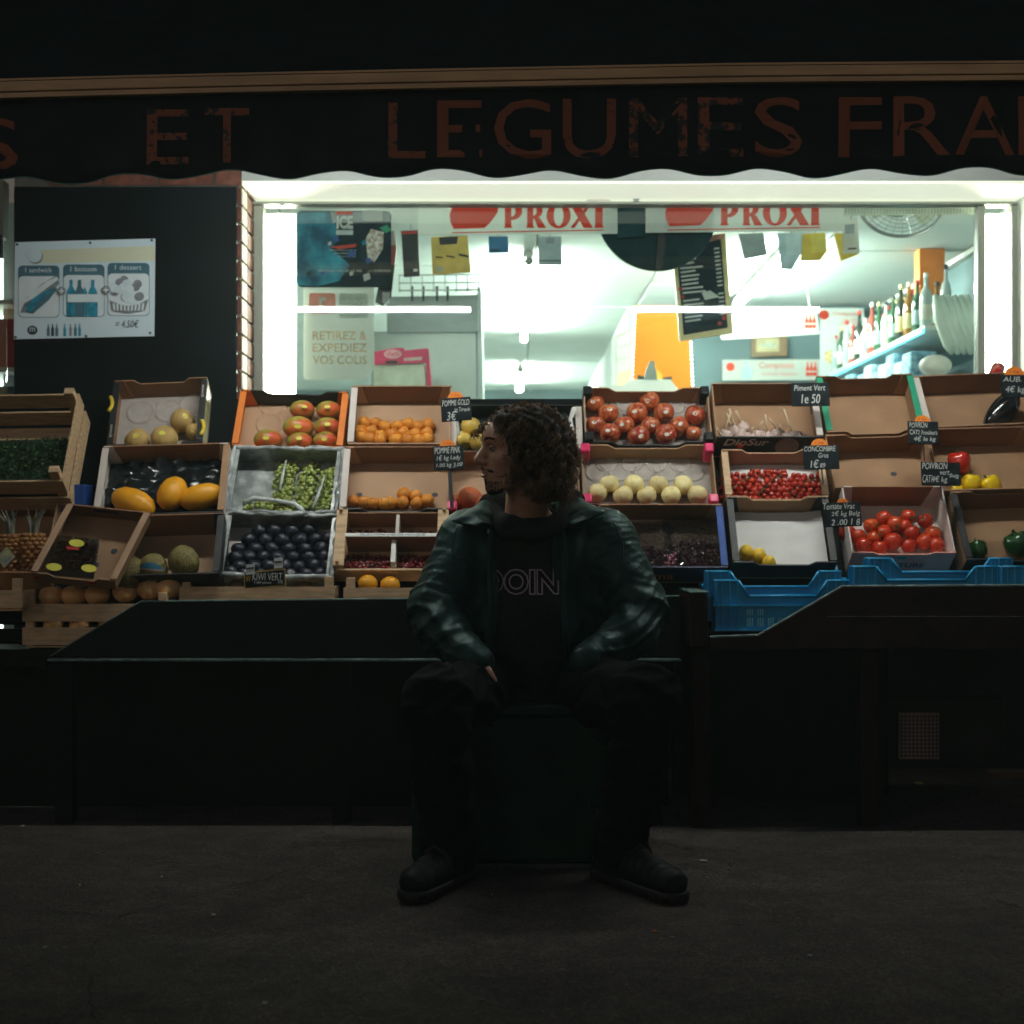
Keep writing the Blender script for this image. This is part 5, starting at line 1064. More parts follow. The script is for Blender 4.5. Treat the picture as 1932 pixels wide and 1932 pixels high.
for x, y in ((.08,.105),(.02,.008),(.135,.016)): P('yellow_sticker', MB().prism([(x+.026*math.cos(a), y+.014*math.sin(a)) for a in [2*math.pi*k/16 for k in range(16)]], .047, .049, 'z'), ystick_m, pn)
P('red_sticker', MB().box(.05,.09,.080,.090,.0465,.048), redp, pn)
# parsley in a big wooden crate
cP = slatcrate('big wooden crate of dark green parsley at the left edge', -150, 150, 965, 738, h=.20, off=-.10, roll=1, nsl=2, posts=.035)
pz = T('parsley','dense dark green parsley filling the big wooden crate','herbs',M=cP.M); rnd_ = random.Random(11); vs = []; fs = []
for i in range(9000):
    x, y = rnd_.uniform(.02,cP.w-.02), rnd_.uniform(.01, cP.L*.66); z = .11 + .03*noise.noise(Vector((x*9,y*9,0))) + rnd_.uniform(-.02,.012) - (.05 if y > cP.L*.6 else 0); s_ = rnd_.uniform(.004,.009)
    a = Vector((rnd_.uniform(-1,1), rnd_.uniform(-1,1), rnd_.uniform(-.6,.6))).normalized()*s_; b = Vector((rnd_.uniform(-1,1), rnd_.uniform(-1,1), rnd_.uniform(-.6,.6))).normalized()*s_; p = Vector((x,y,z)); k = len(vs)
    vs += [p, p+a, p+a*.7+b, p+b]; fs.append((k,k+1,k+2,k+3))
P('leaves', MB().add(vs, fs), mat('parsley_leaf',(.012,.055,.014),.6,.5,40,0,col2=(.04,.13,.03)), pz, kind='stuff'); P('stems', MB().box(.02,cP.w-.02,.01,cP.L*.64,.0,.09), mat('parsley_dark',(.008,.03,.01),.8), pz)
one('blue_box','blue box corner under the parsley crate','box', MB().box(0,.095,0,.12,0,.10), bluep, W(110,966,5.42), bev=.003)
# pineapples
cQ = carton('brown carton of pineapples at the left edge below the parsley', -150, 108, 1112, 940, h=.11, back=cardd, dip=0, off=-.03)
pinm = mat('pineapple_skin',(.28,.10,.03),.6,.3,60,.5,60,rnd=.2,col2=(.40,.18,.05)); leafp = mat('pineapple_leaf',(.16,.18,.13),.6,.3,30,0,col2=(.3,.3,.25))
for i, (u, v, lab) in enumerate([(22,1052,'left pineapple with a pale crown and a blue tag'),(-75,1055,'pineapple cut off by the left photo edge'),(62,1050,'right pineapple with a dark leafy crown')]):
    g = T('pineapple', lab, 'pineapple', putw(cQ, u, v, .06), 'pineapples in the carton'); mb = MB(); rnd_ = random.Random(i)
    for j in range(11):
        zz = -.075 + .15*j/10; rr = .052*math.sqrt(max(.15,1-(zz/.095)**2)); n = 12
        for k in range(n): a_ = 2*math.pi*(k+(j%2)/2)/n; mb.ball((rr*math.cos(a_), rr*math.sin(a_), zz), (.014,.014,.010), 6, 5)
    mb.ball((0,0,0),(.052,.052,.082),12,9); P('body', mb, pinm, g, smooth=True); mb = MB()
    for k in range(18): a_ = rnd_.uniform(0,6.28); l_ = rnd_.uniform(.05,.10); t_ = rnd_.uniform(.15,.6); mb.tube([(.01*math.cos(a_),.01*math.sin(a_),.075),(t_*l_*.5*math.cos(a_),t_*l_*.5*math.sin(a_),.075+l_*.6),(t_*l_*math.cos(a_),t_*l_*math.sin(a_),.075+l_)], [.006,.005,.0008], 4)
    P('crown', mb, leafp, g)
    if i == 0: P('tag', MB().add([(-.03,-.075,.0),(.0,-.075,-.035),(.038,-.075,.005),(.008,-.075,.04)],[(0,1,2,3)]), mat('tag_paleblue',(.35,.50,.58),.5,.4,40,0,col2=(.6,.6,.3)), g)
# front wooden crates on the ledge: peaches, kiwis, oranges
def flatcrate(label, u0, u1, d, vtop, vbot, L, nsl=2, yaw=0, th=0):
    a = W(u0, vbot, d); wd2 = (u1-u0)*d/F; h = (vbot-vtop)*d/F
    return slatcrate(label, 0,0,0,0, M=Matrix.Translation(a) @ Matrix.Rotation(R(yaw),4,'Z') @ Matrix.Rotation(R(th),4,'X'), dims=(wd2, L, h), nsl=nsl, wd_=wood2)
cG = flatcrate('wooden slatted crate of peaches at the left front of the stall', 42, 318, 5.17, 1130, 1219, .27, 2)
cG2 = flatcrate('corner of a pale wooden crate at the far left edge', -160, 42, 5.10, 1104, 1150, .25, 1)
cK = flatcrate('low pale wooden crate of kiwis with the yellow rimmed sign', 338, 632, 5.22, 1100, 1135, .22, 1)
cO = flatcrate('low pale wooden crate of oranges beside the seated person', 648, 860, 5.22, 1102, 1137, .20, 1)
def laid(kind, cat, pts, ru, d, mk, m, labs, group, **k):
    for (u, v), lab in zip(pts, labs):
        r_ = ru*d/F; p = W(u, v, d); o = link(kind, fmesh(kind, mk, m), M=Matrix.Translation(p) @ randrot(25) @ Matrix.Diagonal((r_,r_,r_*.9,1))); tagit(o, lab, cat, group)
laid('peach','peach',[(97,1125),(140,1124),(184,1122),(236,1117),(283,1113),(318,1112)],24,5.235,lat(appleprof(1,.12)),peach_m,['peach, '+w_+' in the front row of the wooden crate' for w_ in ('leftmost','second from left','third from left','fourth from left','second from right','rightmost')],'peaches in the wooden crate')
laid('peach','peach',[(100,1178),(150,1182),(205,1176),(255,1180)],19,5.22,lat(appleprof(1,.12)),peach_m,['peach, '+w_+' of those seen through the gap between the slats' for w_ in ('leftmost','second','third','rightmost')],'peaches between the slats')
laid('yellow_peach','peach',[(248,1112)],18,5.32,lat(appleprof(1,.12)),lemon_m,['yellow fruit behind the front row of peaches'],None)
laid('kiwi','kiwi',[(458,1128),(538,1130),(448,1106),(505,1108),(575,1106)],15,5.30,ellips(),kiwi_m,['kiwi, '+w_ for w_ in ('left of the two nearest in the low crate','right of the two nearest in the low crate','behind the sign at its left','hidden behind the middle of the sign','right of the yellow rimmed sign')],'kiwis in the low crate')
laid('orange','orange',[(694,1101),(736,1104)],19,5.30,ellips(),orange_m,['left orange in the low wooden crate','right orange in the low wooden crate'],'oranges in the low crate')
# crates around the seated person
cR = carton('black lined carton of yellow apples behind the head of the person', 852, 1096, 872, 762, h=.07, inside=blackpl, base=blackpl, outer=cardbk, back=cardbk, dip=0, off=0, rims=(cardw, cardw))
rows('yellow_apple','apple','yellow apple','the black lined carton left of the head','yellow apples left of the head', cR, [('upper',[(888,806)]),('lower',[(872,832),(905,836)])], 19, lat(unit), yapple_m, stem=True)
rows('red_apple_dark','apple','red apple','the black lined carton right of the hair','apple right of the hair', cR, [('',[(1076,817,15)])], 15, lat(unit), applep_m)
mb = MB(); vs = []
for j in range(10):
    for i in range(10): vs.append((cR.w*.70+cR.w*.26*i/9, cR.L*.1+cR.L*.85*j/9, .01+.05*abs(noise.noise(Vector((i*.5,j*.5,9))))))
P('black_bag', mb.add(vs, [(j*10+i, j*10+i+1, (j+1)*10+i+1, (j+1)*10+i) for j in range(9) for i in range(9)]), MATS['black_bag'], cR.o, smooth=True)
P('white_strap', MB().tube([put(cR,1085,772,.08),put(cR,1076,790,.08),put(cR,1080,815,.08),put(cR,1070,838,.08)], [.014,.007,.009,.012], 8), whitep, cR.o, smooth=True)
cS = carton('pink cornered carton of red apples left of the collar', 848, 1092, 990, 850, h=.085, inside=cardl, base=cardl, outer=mat('wine_red_card',(.16,.02,.02)), back=cardb, corners=plas, dip=.02)
rows('red_apple_dark','apple','red apple','the pink cornered carton left of the collar','red apples left of the collar', cS, [('',[(886,941,22),(862,948,16),(905,950,18)])], 20, lat(unit), applep_m)

# ---------------------------------------------------------------- blue plastic crates
bluec = mat('blue_crate_plastic', (.012,.30,.58), .34, .12, 8, .03)
def bluecrate(u0, wd_, d, vb, label, yaw=0, L=.34, h=.175, hl=.122):
    o = T('plastic_crate', label, 'crate', M=Matrix.Translation(W(u0, vb, d)) @ Matrix.Rotation(R(yaw),4,'Z'), group='blue plastic crates on the right stall'); t = .006
    def side(w_, a0, a1, flip=False):
        return [(0,0),(w_,0),(w_,h),(w_-a1,h),(w_-a1-.035,hl),(a0+.035,hl),(a0,h),(0,h)]
    P('front_panel', MB().prism(side(wd_,.075,.075), 0, t, 'y'), bluec, o); P('rear_panel', MB().prism(side(wd_,.075,.075), L-t, L, 'y'), bluec, o)
    for x in (0, wd_-t): P('side_panel', MB().prism([(a+t, b) for a, b in side(L-2*t,.06,.06)], x, x+t, 'x'), bluec, o)
    P('floor', MB().box(t, wd_-t, t, L-t, .0, .006), bluec, o)
    mb = MB()
    for x in (0,.018,.045,.072): 
        for xx in (x, wd_-x): mb.box(xx-.002, xx+.002, -.007, -.0005, .004, h-.001)
    for y in (0,.03,.06):
        for yy in (y, L-y): mb.box(-.007, -.0005, yy-.002, yy+.002, .004, h-.001)
    P('ribs', mb, bluec, o, kind='stuff')
    mb = MB().box(-.010, wd_+.010, -.010, -.0005, .083, .088); mb.box(-.010, wd_+.01, -.010, -.0005, 0, .005); mb.box(-.010,-.0005,-.0004,L,.083,.088)
    P('band', mb, bluec, o)
    rim = MB()
    for yy in (-.008, L-t):
        pts = side(wd_,.075,.075)[2:]; 
        for (a, b), (c_, d_) in zip(pts, pts[1:]): rim.tube([(a, yy+.007, b), (c_, yy+.007, d_)], .005, 6)
    for xx in (0, wd_):
        pts = side(L,.06,.06)[2:]
        for (a, b), (c_, d_) in zip(pts, pts[1:]): rim.tube([(xx, a, b), (xx, c_, d_)], .005, 6)
    P('rim', rim, bluec, o, smooth=True)
    mb = MB(); x = .105
    while x < wd_-.1:
        for k in range(3): mb.box(x+k*.008, x+k*.008+.0042, -.0012, -.0004, .014, .044)
        if x < .16 or x > wd_-.2:
            for k in range(3): mb.box(x+k*.008, x+k*.008+.0035, -.0012, -.0004, .052, .074)
        x += .036
    P('lit_slots', mb, mat('slot_light',(.28,.78,.92),.5), o, kind='stuff')  # light coming through the slots, painted as pale strips
    return o
bluecrate(1352, .455, 5.10, 1190, 'leftmost blue plastic crate with its whole left end in view', yaw=2, h=.17, hl=.118)
bluecrate(1336, .455, 5.135, 1172, 'blue plastic crate nested inside the leftmost one and peeking over its rim', yaw=0, h=.17, hl=.118)
bluecrate(1612, .49, 5.10, 1172, 'second blue plastic crate, seen only by its rim above the board', yaw=1, h=.185, hl=.14)
bluecrate(1640, .49, 5.135, 1156, 'blue plastic crate nested inside the second one above the board', yaw=0, h=.185, hl=.14)
bluecrate(1890, .45, 5.10, 1172, 'blue plastic crate at the right photo edge above the board', yaw=1, h=.185, hl=.14)

# ---------------------------------------------------------------- chalk price tags
def tag(u0, v0, u1, v1, d, lines, label, rot=0, sticker=None, stake=40, sw=3, scol=None, sticky='1 kg'):
    d -= .13; c = W((u0+u1)/2, (v0+v1)/2, d); M = Matrix.Translation(c) @ Matrix.Rotation(R(-rot),4,'Y') @ Matrix.Rotation(R(-12),4,'X'); w_, h_ = (u1-u0)*d/F, (v1-v0)*d/F
    o = T('price_tag', label, 'price tag', M=M, group='chalk price tags'); 
    P('board', MB().box(-w_/2, w_/2, 0, .004, -h_/2, h_/2), slate, o, bev=.002)
    for body, fx0, fx1, fy0, fy1 in lines:
        tx = text_box(body, -w_/2+w_*fx0, -w_/2+w_*fx1, -h_/2+h_*fy0, -h_/2+h_*fy1, 0, .0006, shear=.2); a = [( x, -.0006-z, y + .0030*noise.noise(Vector((x*70,y*45,u0)))) for x, y, z in tx.v]; tx.v = a; P('chalk_writing', tx, chalk, o)
    if sticker:
        su, sr = sticker; x0 = -w_/2+w_*su; mb = MB().prism([(x0+sr*1.1*d/F*math.cos(a), h_/2-.004+sr*1.05*d/F*math.sin(a)) for a in [math.pi*k/14 for k in range(15)]], .0045, .0065, 'y'); P('orange_sticker', mb, tagor, o)
        tx = text_box(sticky, x0-sr*.5*d/F, x0+sr*.5*d/F, h_/2+sr*.18*d/F, h_/2+sr*.5*d/F, 0, .0005); tx.v = [(x, .0042-z, y) for x, y, z in tx.v]; P('sticker_print', tx, redp, o)
    P('stake', MB().tube([(0,.008,-h_/2+.01),(.004,.012,-h_/2-stake*d/F)], sw*.5*d/F, 6), scol or inkd, o)
tag(832,749,889,795,5.62,[('POMME GOLD',.05,.95,.66,.9),('3€',.18,.5,.05,.42),('kg Turquie',.45,.95,.34,.56)],'chalk tag reading pomme golden in front of the top apricot crate',4,(.5,14),26,6,mat('clear_stake',(.6,.65,.62),.2))
tag(818,840,875,887,5.52,[('POMME PINK',.04,.9,.68,.94),('1€ kg Lady',.10,.9,.36,.60),('1.00 kg 3.00',.08,.95,.06,.28)],'chalk tag reading pomme pink on a black stake beside the face',3,(.48,14),72,7)
tag(1493,721,1565,767,5.68,[('Piment Vert',.08,.9,.66,.9),('1e 50',.25,.75,.12,.5)],'dim chalk tag between the garlic and the empty carton',1,None,14,3)
tag(1516,839,1583,886,5.55,[('CONCOMBRE',.03,.92,.74,.95),('Gros',.42,.7,.48,.66),('1€',.18,.42,.04,.40),('89',.45,.6,.06,.24)],'chalk tag reading concombre above the white lined carton',1,(.48,15),28,3)
tag(1713,794,1771,839,5.60,[('POIVRON',.05,.65,.72,.95),('CAT2 3couleurs',.06,.95,.42,.62),('4€ le kg',.18,.9,.08,.34)],'chalk tag reading poivron with orange sticker at the top of the middle tier',-1,(.5,14),30,3)
tag(1738,871,1812,917,5.46,[('POIVRON',.03,.68,.70,.96),('vert',.48,.72,.46,.64),('4€ kg',.26,.66,.08,.40),('Belg',.72,.96,.30,.5),('CAT1',.03,.28,.14,.44)],'chalk tag reading poivron vert below the yellow peppers',-1,None,28,3)
tag(1552,947,1625,994,5.34,[('Tomate Vrac',.03,.85,.72,.96),('2€ kg Belg',.22,.97,.38,.64),('2 .00 1 8',.2,.95,.06,.30)],'chalk tag reading tomate vrac at the left of the tomatoes',2,(.55,10),16,3)
tag(1888,706,1945,750,5.70,[('AUB.',.08,.7,.68,.92),('4€ kg',.15,.8,.12,.5)],'chalk tag for aubergines at the top right photo edge',0,(.5,18),20,3)
t = T('kiwi_sign','yellow rimmed black sign reading kiwi vert with two clips','price tag',W(500,1090,5.16)); ks = 5.16
poly_at('rim', [(460,1080),(538,1072),(539,1105),(461,1111)], ks, mat('sign_gold',(.50,.33,.06),.5), t, .003); poly_at('board', [(462,1082),(536,1075),(537,1103),(463,1109)], ks-.002, slate, t, .002)
text_at('KIWI VERT', 476, 1081, 533, 1095, ks-.004, chalk, t, shear=.1); text_at('1.00 piece', 480, 1097, 512, 1102, ks-.004, chalk, t); text_at('3€', 524, 1095, 534, 1101, ks-.004, chalk, t); text_at('W', 464, 1086, 473, 1098, ks-.004, mat('sign_gold',(.5,.33,.06)), t)
for u, v in ((472,1071),(525,1059)): poly_at('clip', [(u-8,v-6),(u+8,v-7),(u+8,v+12),(u-8,v+14)], ks-.003, mat('clip_white',(.6,.65,.65),.4), t, .006); poly_at('clip_mark', [(u-7,v),(u+7,v-1),(u+7,v+2),(u-7,v+3)], ks-.0042, inkd, t, .001)

# ================================================================ SEATED PERSON
import openvdb
class SDF:
    def __init__(s, lo, hi, vox):
        s.lo = np.array(lo, float); s.vox = vox; s.n = np.ceil((np.array(hi)-s.lo)/vox).astype(int)+1
        s.a = np.full(s.n, .2, np.float32); s.ax = [s.lo[i] + vox*np.arange(s.n[i]) for i in range(3)]
    def win(s, lo, hi):
        i0 = np.clip(np.floor((np.array(lo)-s.lo)/s.vox).astype(int), 0, s.n); i1 = np.clip(np.ceil((np.array(hi)-s.lo)/s.vox).astype(int)+1, 0, s.n)
        sl = tuple(slice(a, b) for a, b in zip(i0, i1)); X = np.meshgrid(*[s.ax[k][sl[k]] for k in range(3)], indexing='ij'); return sl, X
    def op(s, d, sl, k, sub=False):
        a = s.a[sl]
        if sub: d = -d; h = np.maximum(k-np.abs(a-d), 0)/max(k,1e-6); s.a[sl] = np.maximum(a, d) + h*h*k/4
        else: h = np.maximum(k-np.abs(a-d), 0)/max(k,1e-6); s.a[sl] = np.minimum(a, d) - h*h*k/4
    def cone(s, a, b, ra, rb, k=.02, sub=False, flat=None):
        a, b = np.array(a, float), np.array(b, float); m = max(ra, rb)+max(.06, k*1.5); sl, X = s.win(np.minimum(a,b)-m, np.maximum(a,b)+m)
        ab = b-a; L = max(ab@ab, 1e-9); t = np.clip(sum((X[i]-a[i])*ab[i] for i in range(3))/L, 0, 1)
        q = [X[i]-a[i]-t*ab[i] for i in range(3)]
        if flat is not None: n_, f = flat; n_ = np.array(n_, float); n_ /= np.linalg.norm(n_); dn = sum(q[i]*n_[i] for i in range(3)); q = [q[i]+n_[i]*dn*(f-1) for i in range(3)]
        s.op(np.sqrt(q[0]**2+q[1]**2+q[2]**2) - (ra+(rb-ra)*t), sl, k, sub)
    def ell(s, c, r, k=.02, sub=False, rot=None):
        c, r = np.array(c, float), np.array(r, float); m = r.max()+max(.05, k*1.5); sl, X = s.win(c-m, c+m)
        q = [X[i]-c[i] for i in range(3)]
        if rot is not None: Rm = np.array(rot).T; q = [Rm[i][0]*q[0]+Rm[i][1]*q[1]+Rm[i][2]*q[2] for i in range(3)]
        k0 = np.sqrt(sum((q[i]/r[i])**2 for i in range(3))); k1 = np.sqrt(sum((q[i]/r[i]**2)**2 for i in range(3)))+1e-9
        s.op(k0*(k0-1)/k1, sl, k, sub)
    def mesh(s, name, m):
        g = openvdb.FloatGrid(.2); g.copyFromArray(s.a); r_ = g.convertToPolygons(0.0); p, qd = (r_[0], r_[1]) if len(r_) == 2 else (r_[0], r_[2])
        p = p*s.vox + s.lo; me = bpy.data.meshes.new(name); me.from_pydata(p.tolist(), [], qd[:, ::-1].tolist()); me.materials.append(m); me.shade_smooth(); return me
def V(u, v, d): return np.array(W(u, v, d))
pers = T('person', 'seated person with long curly dark hair in a black leather jacket, head turned left', 'person', (0.05, 4.6, 0))
PI_ = MW[pers.name].inverted()
def pmesh(name, me, parent=pers, label=None):
    o = bpy.data.objects.new(name, me); COL.objects.link(o); o.parent = parent; o.matrix_parent_inverse = Matrix.Identity(4)
    me.transform(MW[parent.name].inverted()); MW[o.name] = MW[parent.name].copy()
    if label: o['label'] = label
    return o
skin = mat('skin', (.50,.285,.19), .45, .12, 26, .12, 260, sss=.12); leather = mat('black_leather', (.006,.022,.021), .47, .35, 16, .6, 55, spec=.28); leather.node_tree.nodes['Principled BSDF'].inputs['Specular Tint'].default_value = (.50,.90,.84,1)
cloth = mat('black_sweatshirt', (.012,.012,.013), .95, .3, 60, .3, 400, spec=.1); denim = mat('black_trousers', (.006,.0065,.008), .95, .3, 60, .3, 400, spec=.06)
shoem = mat('black_shoe_leather', (.006,.008,.011), .6, .3, 20, .2, 120, spec=.2); solem = mat('shoe_sole', (.004,.004,.005), .7, .3)
# head frame: f forward (to the left, a little to the camera), s sideways (to the camera), up
hc = V(976, 846, 4.56); SC = 1.08; fw = np.array([-.955,-.29,-.03]); fw /= np.linalg.norm(fw); sd_ = np.cross(fw, [0,0,1]); sd_ /= np.linalg.norm(sd_)
if sd_[1] > 0: sd_ = -sd_
up = np.cross(sd_, fw); up *= np.sign(up[2])
def Hd(f, s_, u): return hc + SC*(fw*f + sd_*s_ + up*u)
HR = np.stack([fw, sd_, up], 1)
bs = SDF((-.5, 3.85, -.01), (.62, 5.0, 1.46), .0045)
def head(b, S_=SC):
    b.ell(Hd(-.012,0,.028), np.array([.100,.078,.082])*S_, .02, rot=HR)
    b.ell(Hd(.040,0,-.030), np.array([.052,.056,.085])*S_, .03, rot=HR)
    for s_ in (-1, 1):
        b.cone(Hd(-.012,s_*.050,-.055), Hd(.066,s_*.018,-.108), .020*S_, .016*S_, .025)
        b.ell(Hd(.056,s_*.040,-.030), np.array([.024,.022,.024])*S_, .02, rot=HR)
        b.cone(Hd(.082,s_*.012,.022), Hd(.070,s_*.048,.020), .012*S_, .010*S_, .016)
    b.ell(Hd(.078,0,-.110), np.array([.018,.022,.018])*S_, .02, rot=HR)
    b.ell(Hd(.058,0,.036), np.array([.036,.052,.044])*S_, .03, rot=HR)
    b.ell(Hd(.074,0,-.072), np.array([.026,.032,.030])*S_, .02, rot=HR)
    for s_ in (-1, 1): b.ell(Hd(.094,s_*.031,.000), np.array([.017,.018,.012])*S_, .012, True, rot=HR)
    b.cone(Hd(.086,0,.012), Hd(.116,0,-.030), .010*S_, .0125*S_, .012)
    for s_ in (-1, 1): b.ell(Hd(.101,s_*.013,-.037), np.array([.012,.008,.009])*S_, .006, rot=HR)
    b.ell(Hd(.101,0,-.050), np.array([.008,.006,.012])*S_, .008, rot=HR)
    b.ell(Hd(.098,0,-.0635), np.array([.0095,.022,.0055])*S_, .004, rot=HR); b.ell(Hd(.0955,0,-.0765), np.array([.0095,.019,.0065])*S_, .004, rot=HR)
    b.ell(Hd(.106,0,-.0695), np.array([.007,.024,.0012])*S_, .001, True, rot=HR)
    b.cone(Hd(-.012,.079,.014), Hd(-.008,.078,-.024), .012*S_, .008*S_, .006)
head(bs)
neck0, neck1 = Hd(-.030,0,-.060), V(992, 1000, 4.70)
bs.cone(neck0, neck1, .062, .070, .03)
shL, shR = V(880,1030,4.70), V(1135,1030,4.70); elL, elR = V(812,1160,4.64), V(1215,1168,4.64); wrL, wrR = V(896,1243,4.42), V(1112,1240,4.44)
bs.ell(V(1005,1060,4.72), (.17,.10,.16), .05); bs.ell(V(1005,1190,4.70), (.15,.11,.18), .05); bs.ell(V(1005,1290,4.72), (.17,.13,.11), .05)
for sh_, el, wr in ((shL,elL,wrL),(shR,elR,wrR)): bs.cone(sh_, el, .052, .040, .04); bs.cone(el, wr, .040, .026, .02)
knL, knR = V(822,1322,4.14), V(1222,1318,4.14); hpL, hpR = V(935,1300,4.68), V(1075,1300,4.68); anL, anR = V(848,1590,4.285), V(1172,1590,4.285)
for hp, kn, an in ((hpL,knL,anL),(hpR,knR,anR)): bs.cone(hp, kn, .080, .055, .04); bs.cone(kn, an, .054, .036, .02); bs.cone(an, np.array([an[0]*.6+(-.21 if hp[0] < .06 else .35)*.4, 4.22, .07]), .034, .026, .02)
# hands resting in the lap, fingers curled over the inner thighs
def hand(b, wr, dirn, side, pn):
    dirn = np.array(dirn, float); dirn /= np.linalg.norm(dirn); pn = np.array(pn, float); pn -= dirn*(pn@dirn); pn /= np.linalg.norm(pn); ac = np.cross(dirn, pn)*side
    palm = wr + dirn*.055; b.cone(wr, wr+dirn*.03, .026, .024, .015, flat=(pn, 1.3)); b.cone(wr+dirn*.03, wr+dirn*.085, .036, .038, .012, flat=(pn, 2.4))
    for i, (o_, L_) in enumerate(((-.030,.066),(-.010,.078),(.010,.073),(.029,.058))):
        k0 = wr + dirn*.088 + ac*o_; k1 = k0 + (dirn*.92 - pn*.30)*L_*.45; k2 = k1 + (dirn*.62 - pn*.75)*L_*.33; k3 = k2 + (dirn*.30 - pn*.95)*L_*.25
        b.cone(k0 - dirn*.02, k1, .0105, .0095, .004); b.cone(k1, k2, .0095, .0088, .003); b.cone(k2, k3, .0088, .0075, .003)
    t0 = wr + dirn*.025 - ac*.026; t1 = t0 + (dirn*.7 - ac*.7)*.035; t2 = t1 + (dirn*.9 - ac*.25 - pn*.3)*.030; b.cone(t0, t1, .015, .0115, .008); b.cone(t1, t2, .0115, .0095, .004)
hand(bs, wrL+np.array([.004,-.012,.012]), (.16,.06,-.97), 1, (-.75,-.55,0)); hand(bs, wrR, (-.05,.95,-.25), -1, (.75,-.6,0))
body = pmesh('body', bs.mesh('body', skin))
# eyes, brows, lips
_bt = BVHTree.FromPolygons([tuple(v.co) for v in body.data.vertices], [tuple(p.vertices) for p in body.data.polygons])
def EB(p):
    loc, n_, i, d_ = _bt.find_nearest(PI_ @ Vector(p)); return np.array(MW[pers.name] @ (loc + n_*.0015))
for s_ in (1, -1):
    mb = MB(); c_ = Hd(.0765, s_*.031, -.001); mb.ball(c_, .0125*SC, 14, 10); e_ = P('eye', mb, mat('shaded_eye_white', (.22,.20,.18), .2, .05), pers, True, smooth=True)  # shade of the eye socket put into the darkened white
    mb = MB().ball(Hd(.0835, s_*.0315, -.001), .0068*SC, 12, 8); P('iris', mb, mat('iris_brown', (.03,.015,.008), .15), e_, True, smooth=True)
    mb = MB()
    for k in range(5): pass
    P('eyelid', MB().tube([Hd(.078+.010*math.cos(a), s_*(.031+.016*math.sin(a)), .0045) for a in np.linspace(-1.3,1.3,7)], .0034*SC, 6), skin, pers, True, smooth=True)
    mb = MB(); rnd_ = random.Random(2)
    for k in range(160):
        t_ = rnd_.random(); p = Hd(.105-.024*t_**1.6, s_*(.012+.040*t_), .0215+.006*math.sin(t_*3)+rnd_.uniform(-.003,.003)); p = EB(p); q = p + SC*(sd_*s_*.006*rnd_.uniform(.6,1.3) + up*.002 + fw*.0015); mb.tube([p, q], [.0011,.0004], 4)
    P('eyebrow', mb, mat('brow_hair', (.012,.008,.006), .6), pers, True)
P('lips', MB().tube([Hd(.1015,-.016,-.0765), Hd(.1055,0,-.0760), Hd(.1015,.016,-.0765), Hd(.094,.021,-.071)], [.0012,.0036,.0034,.001], 8), mat('lip_skin', (.30,.12,.09), .4, .1), pers, True, smooth=True)
# short beard and moustache: many short hairs on the chin
bt = BVHTree.FromPolygons([tuple(v.co) for v in body.data.vertices], [tuple(p.vertices) for p in body.data.polygons]); rnd_ = random.Random(9); mb = MB()
def on_skin(p):
    q = PI_ @ Vector(p); loc, nrm, i, dd = bt.find_nearest(q); I = MW[pers.name]; return I @ loc, nrm
for k in range(3600):
    z_ = rnd_.random()
    if z_ < .66: p = Hd(rnd_.uniform(.055,.098), rnd_.uniform(-.034,.034), rnd_.uniform(-.130,-.092)) if rnd_.random() < .8 else Hd(.10, rnd_.gauss(0,.006), rnd_.uniform(-.100,-.086))
    elif z_ < .9: p = Hd(rnd_.uniform(.092,.112), rnd_.uniform(-.028,.028), rnd_.uniform(-.058,-.050) - 0)
    else: p = Hd(rnd_.uniform(.0,.06), .06, rnd_.uniform(-.11,-.07))
    if z_ < .9 and z_ > .66: sx_ = rnd_.uniform(-.034,.034); p = Hd(.112-.85*abs(sx_), sx_, -.0535-.35*abs(sx_)+rnd_.gauss(0,.0020))
    a, n_ = on_skin(p); q = a + n_*.004 + Vector((rnd_.uniform(-.002,.002), 0, -.006)); mb.tube([a, q], [.0014,.0005], 3)
P('beard', mb, MATS['brow_hair'], pers, True, kind='stuff'); mb = MB()
for k in range(2600):                                   # stubble along jaw and cheek
    p = Hd(rnd_.uniform(-.01,.095), rnd_.choice((-1,1))*rnd_.uniform(.02,.08), rnd_.uniform(-.125,-.045)); a, n_ = on_skin(p); mb.tube([a, a + n_*.0016 + Vector((0,0,-.0016))], [.0006,.0002], 3)
P('stubble', mb, MATS['brow_hair'], pers, True, kind='stuff')
# ---- hair: a base mass plus several thousand helical curls
hs_ = SDF((-.2,4.3,.98),(.32,4.95,1.46), .006)
def hairmass(h):
    h.ell(V(1004,834,4.585), (.124,.140,.114), .03); h.ell(V(1032,872,4.60), (.082,.11,.10), .03); h.ell(V(1048,900,4.60), (.048,.08,.045), .03)
    h.ell(V(1010,878,4.50), (.050,.035,.062), .03); h.ell(V(966,798,4.545), (.064,.105,.040), .03)
    # keep the face clear
    h.ell(Hd(.088,.03,-.045), (.060,.10,.078), .012, True, rot=HR); h.ell(Hd(.103,.015,.044), (.044,.08,.050), .012, True, rot=HR)
hairmass(hs_)
hairm = mat('dark_brown_hair', (.10,.060,.036), .72, .35, 30, 0, spec=.2, col2=(.28,.18,.11))
sl, X = hs_.win(hs_.lo, hs_.lo+hs_.vox*hs_.n); hs_.a[sl] -= (.006*np.sin(X[0]*95+2*np.sin(X[2]*60))*np.sin(X[2]*80+X[1]*70)).astype(np.float32)
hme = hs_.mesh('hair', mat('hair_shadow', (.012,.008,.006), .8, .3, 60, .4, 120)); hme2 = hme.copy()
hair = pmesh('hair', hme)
vv = np.array([v.co for v in hme2.vertices]); vn = np.array([v.normal for v in hme2.vertices]); bpy.data.meshes.remove(hme2)
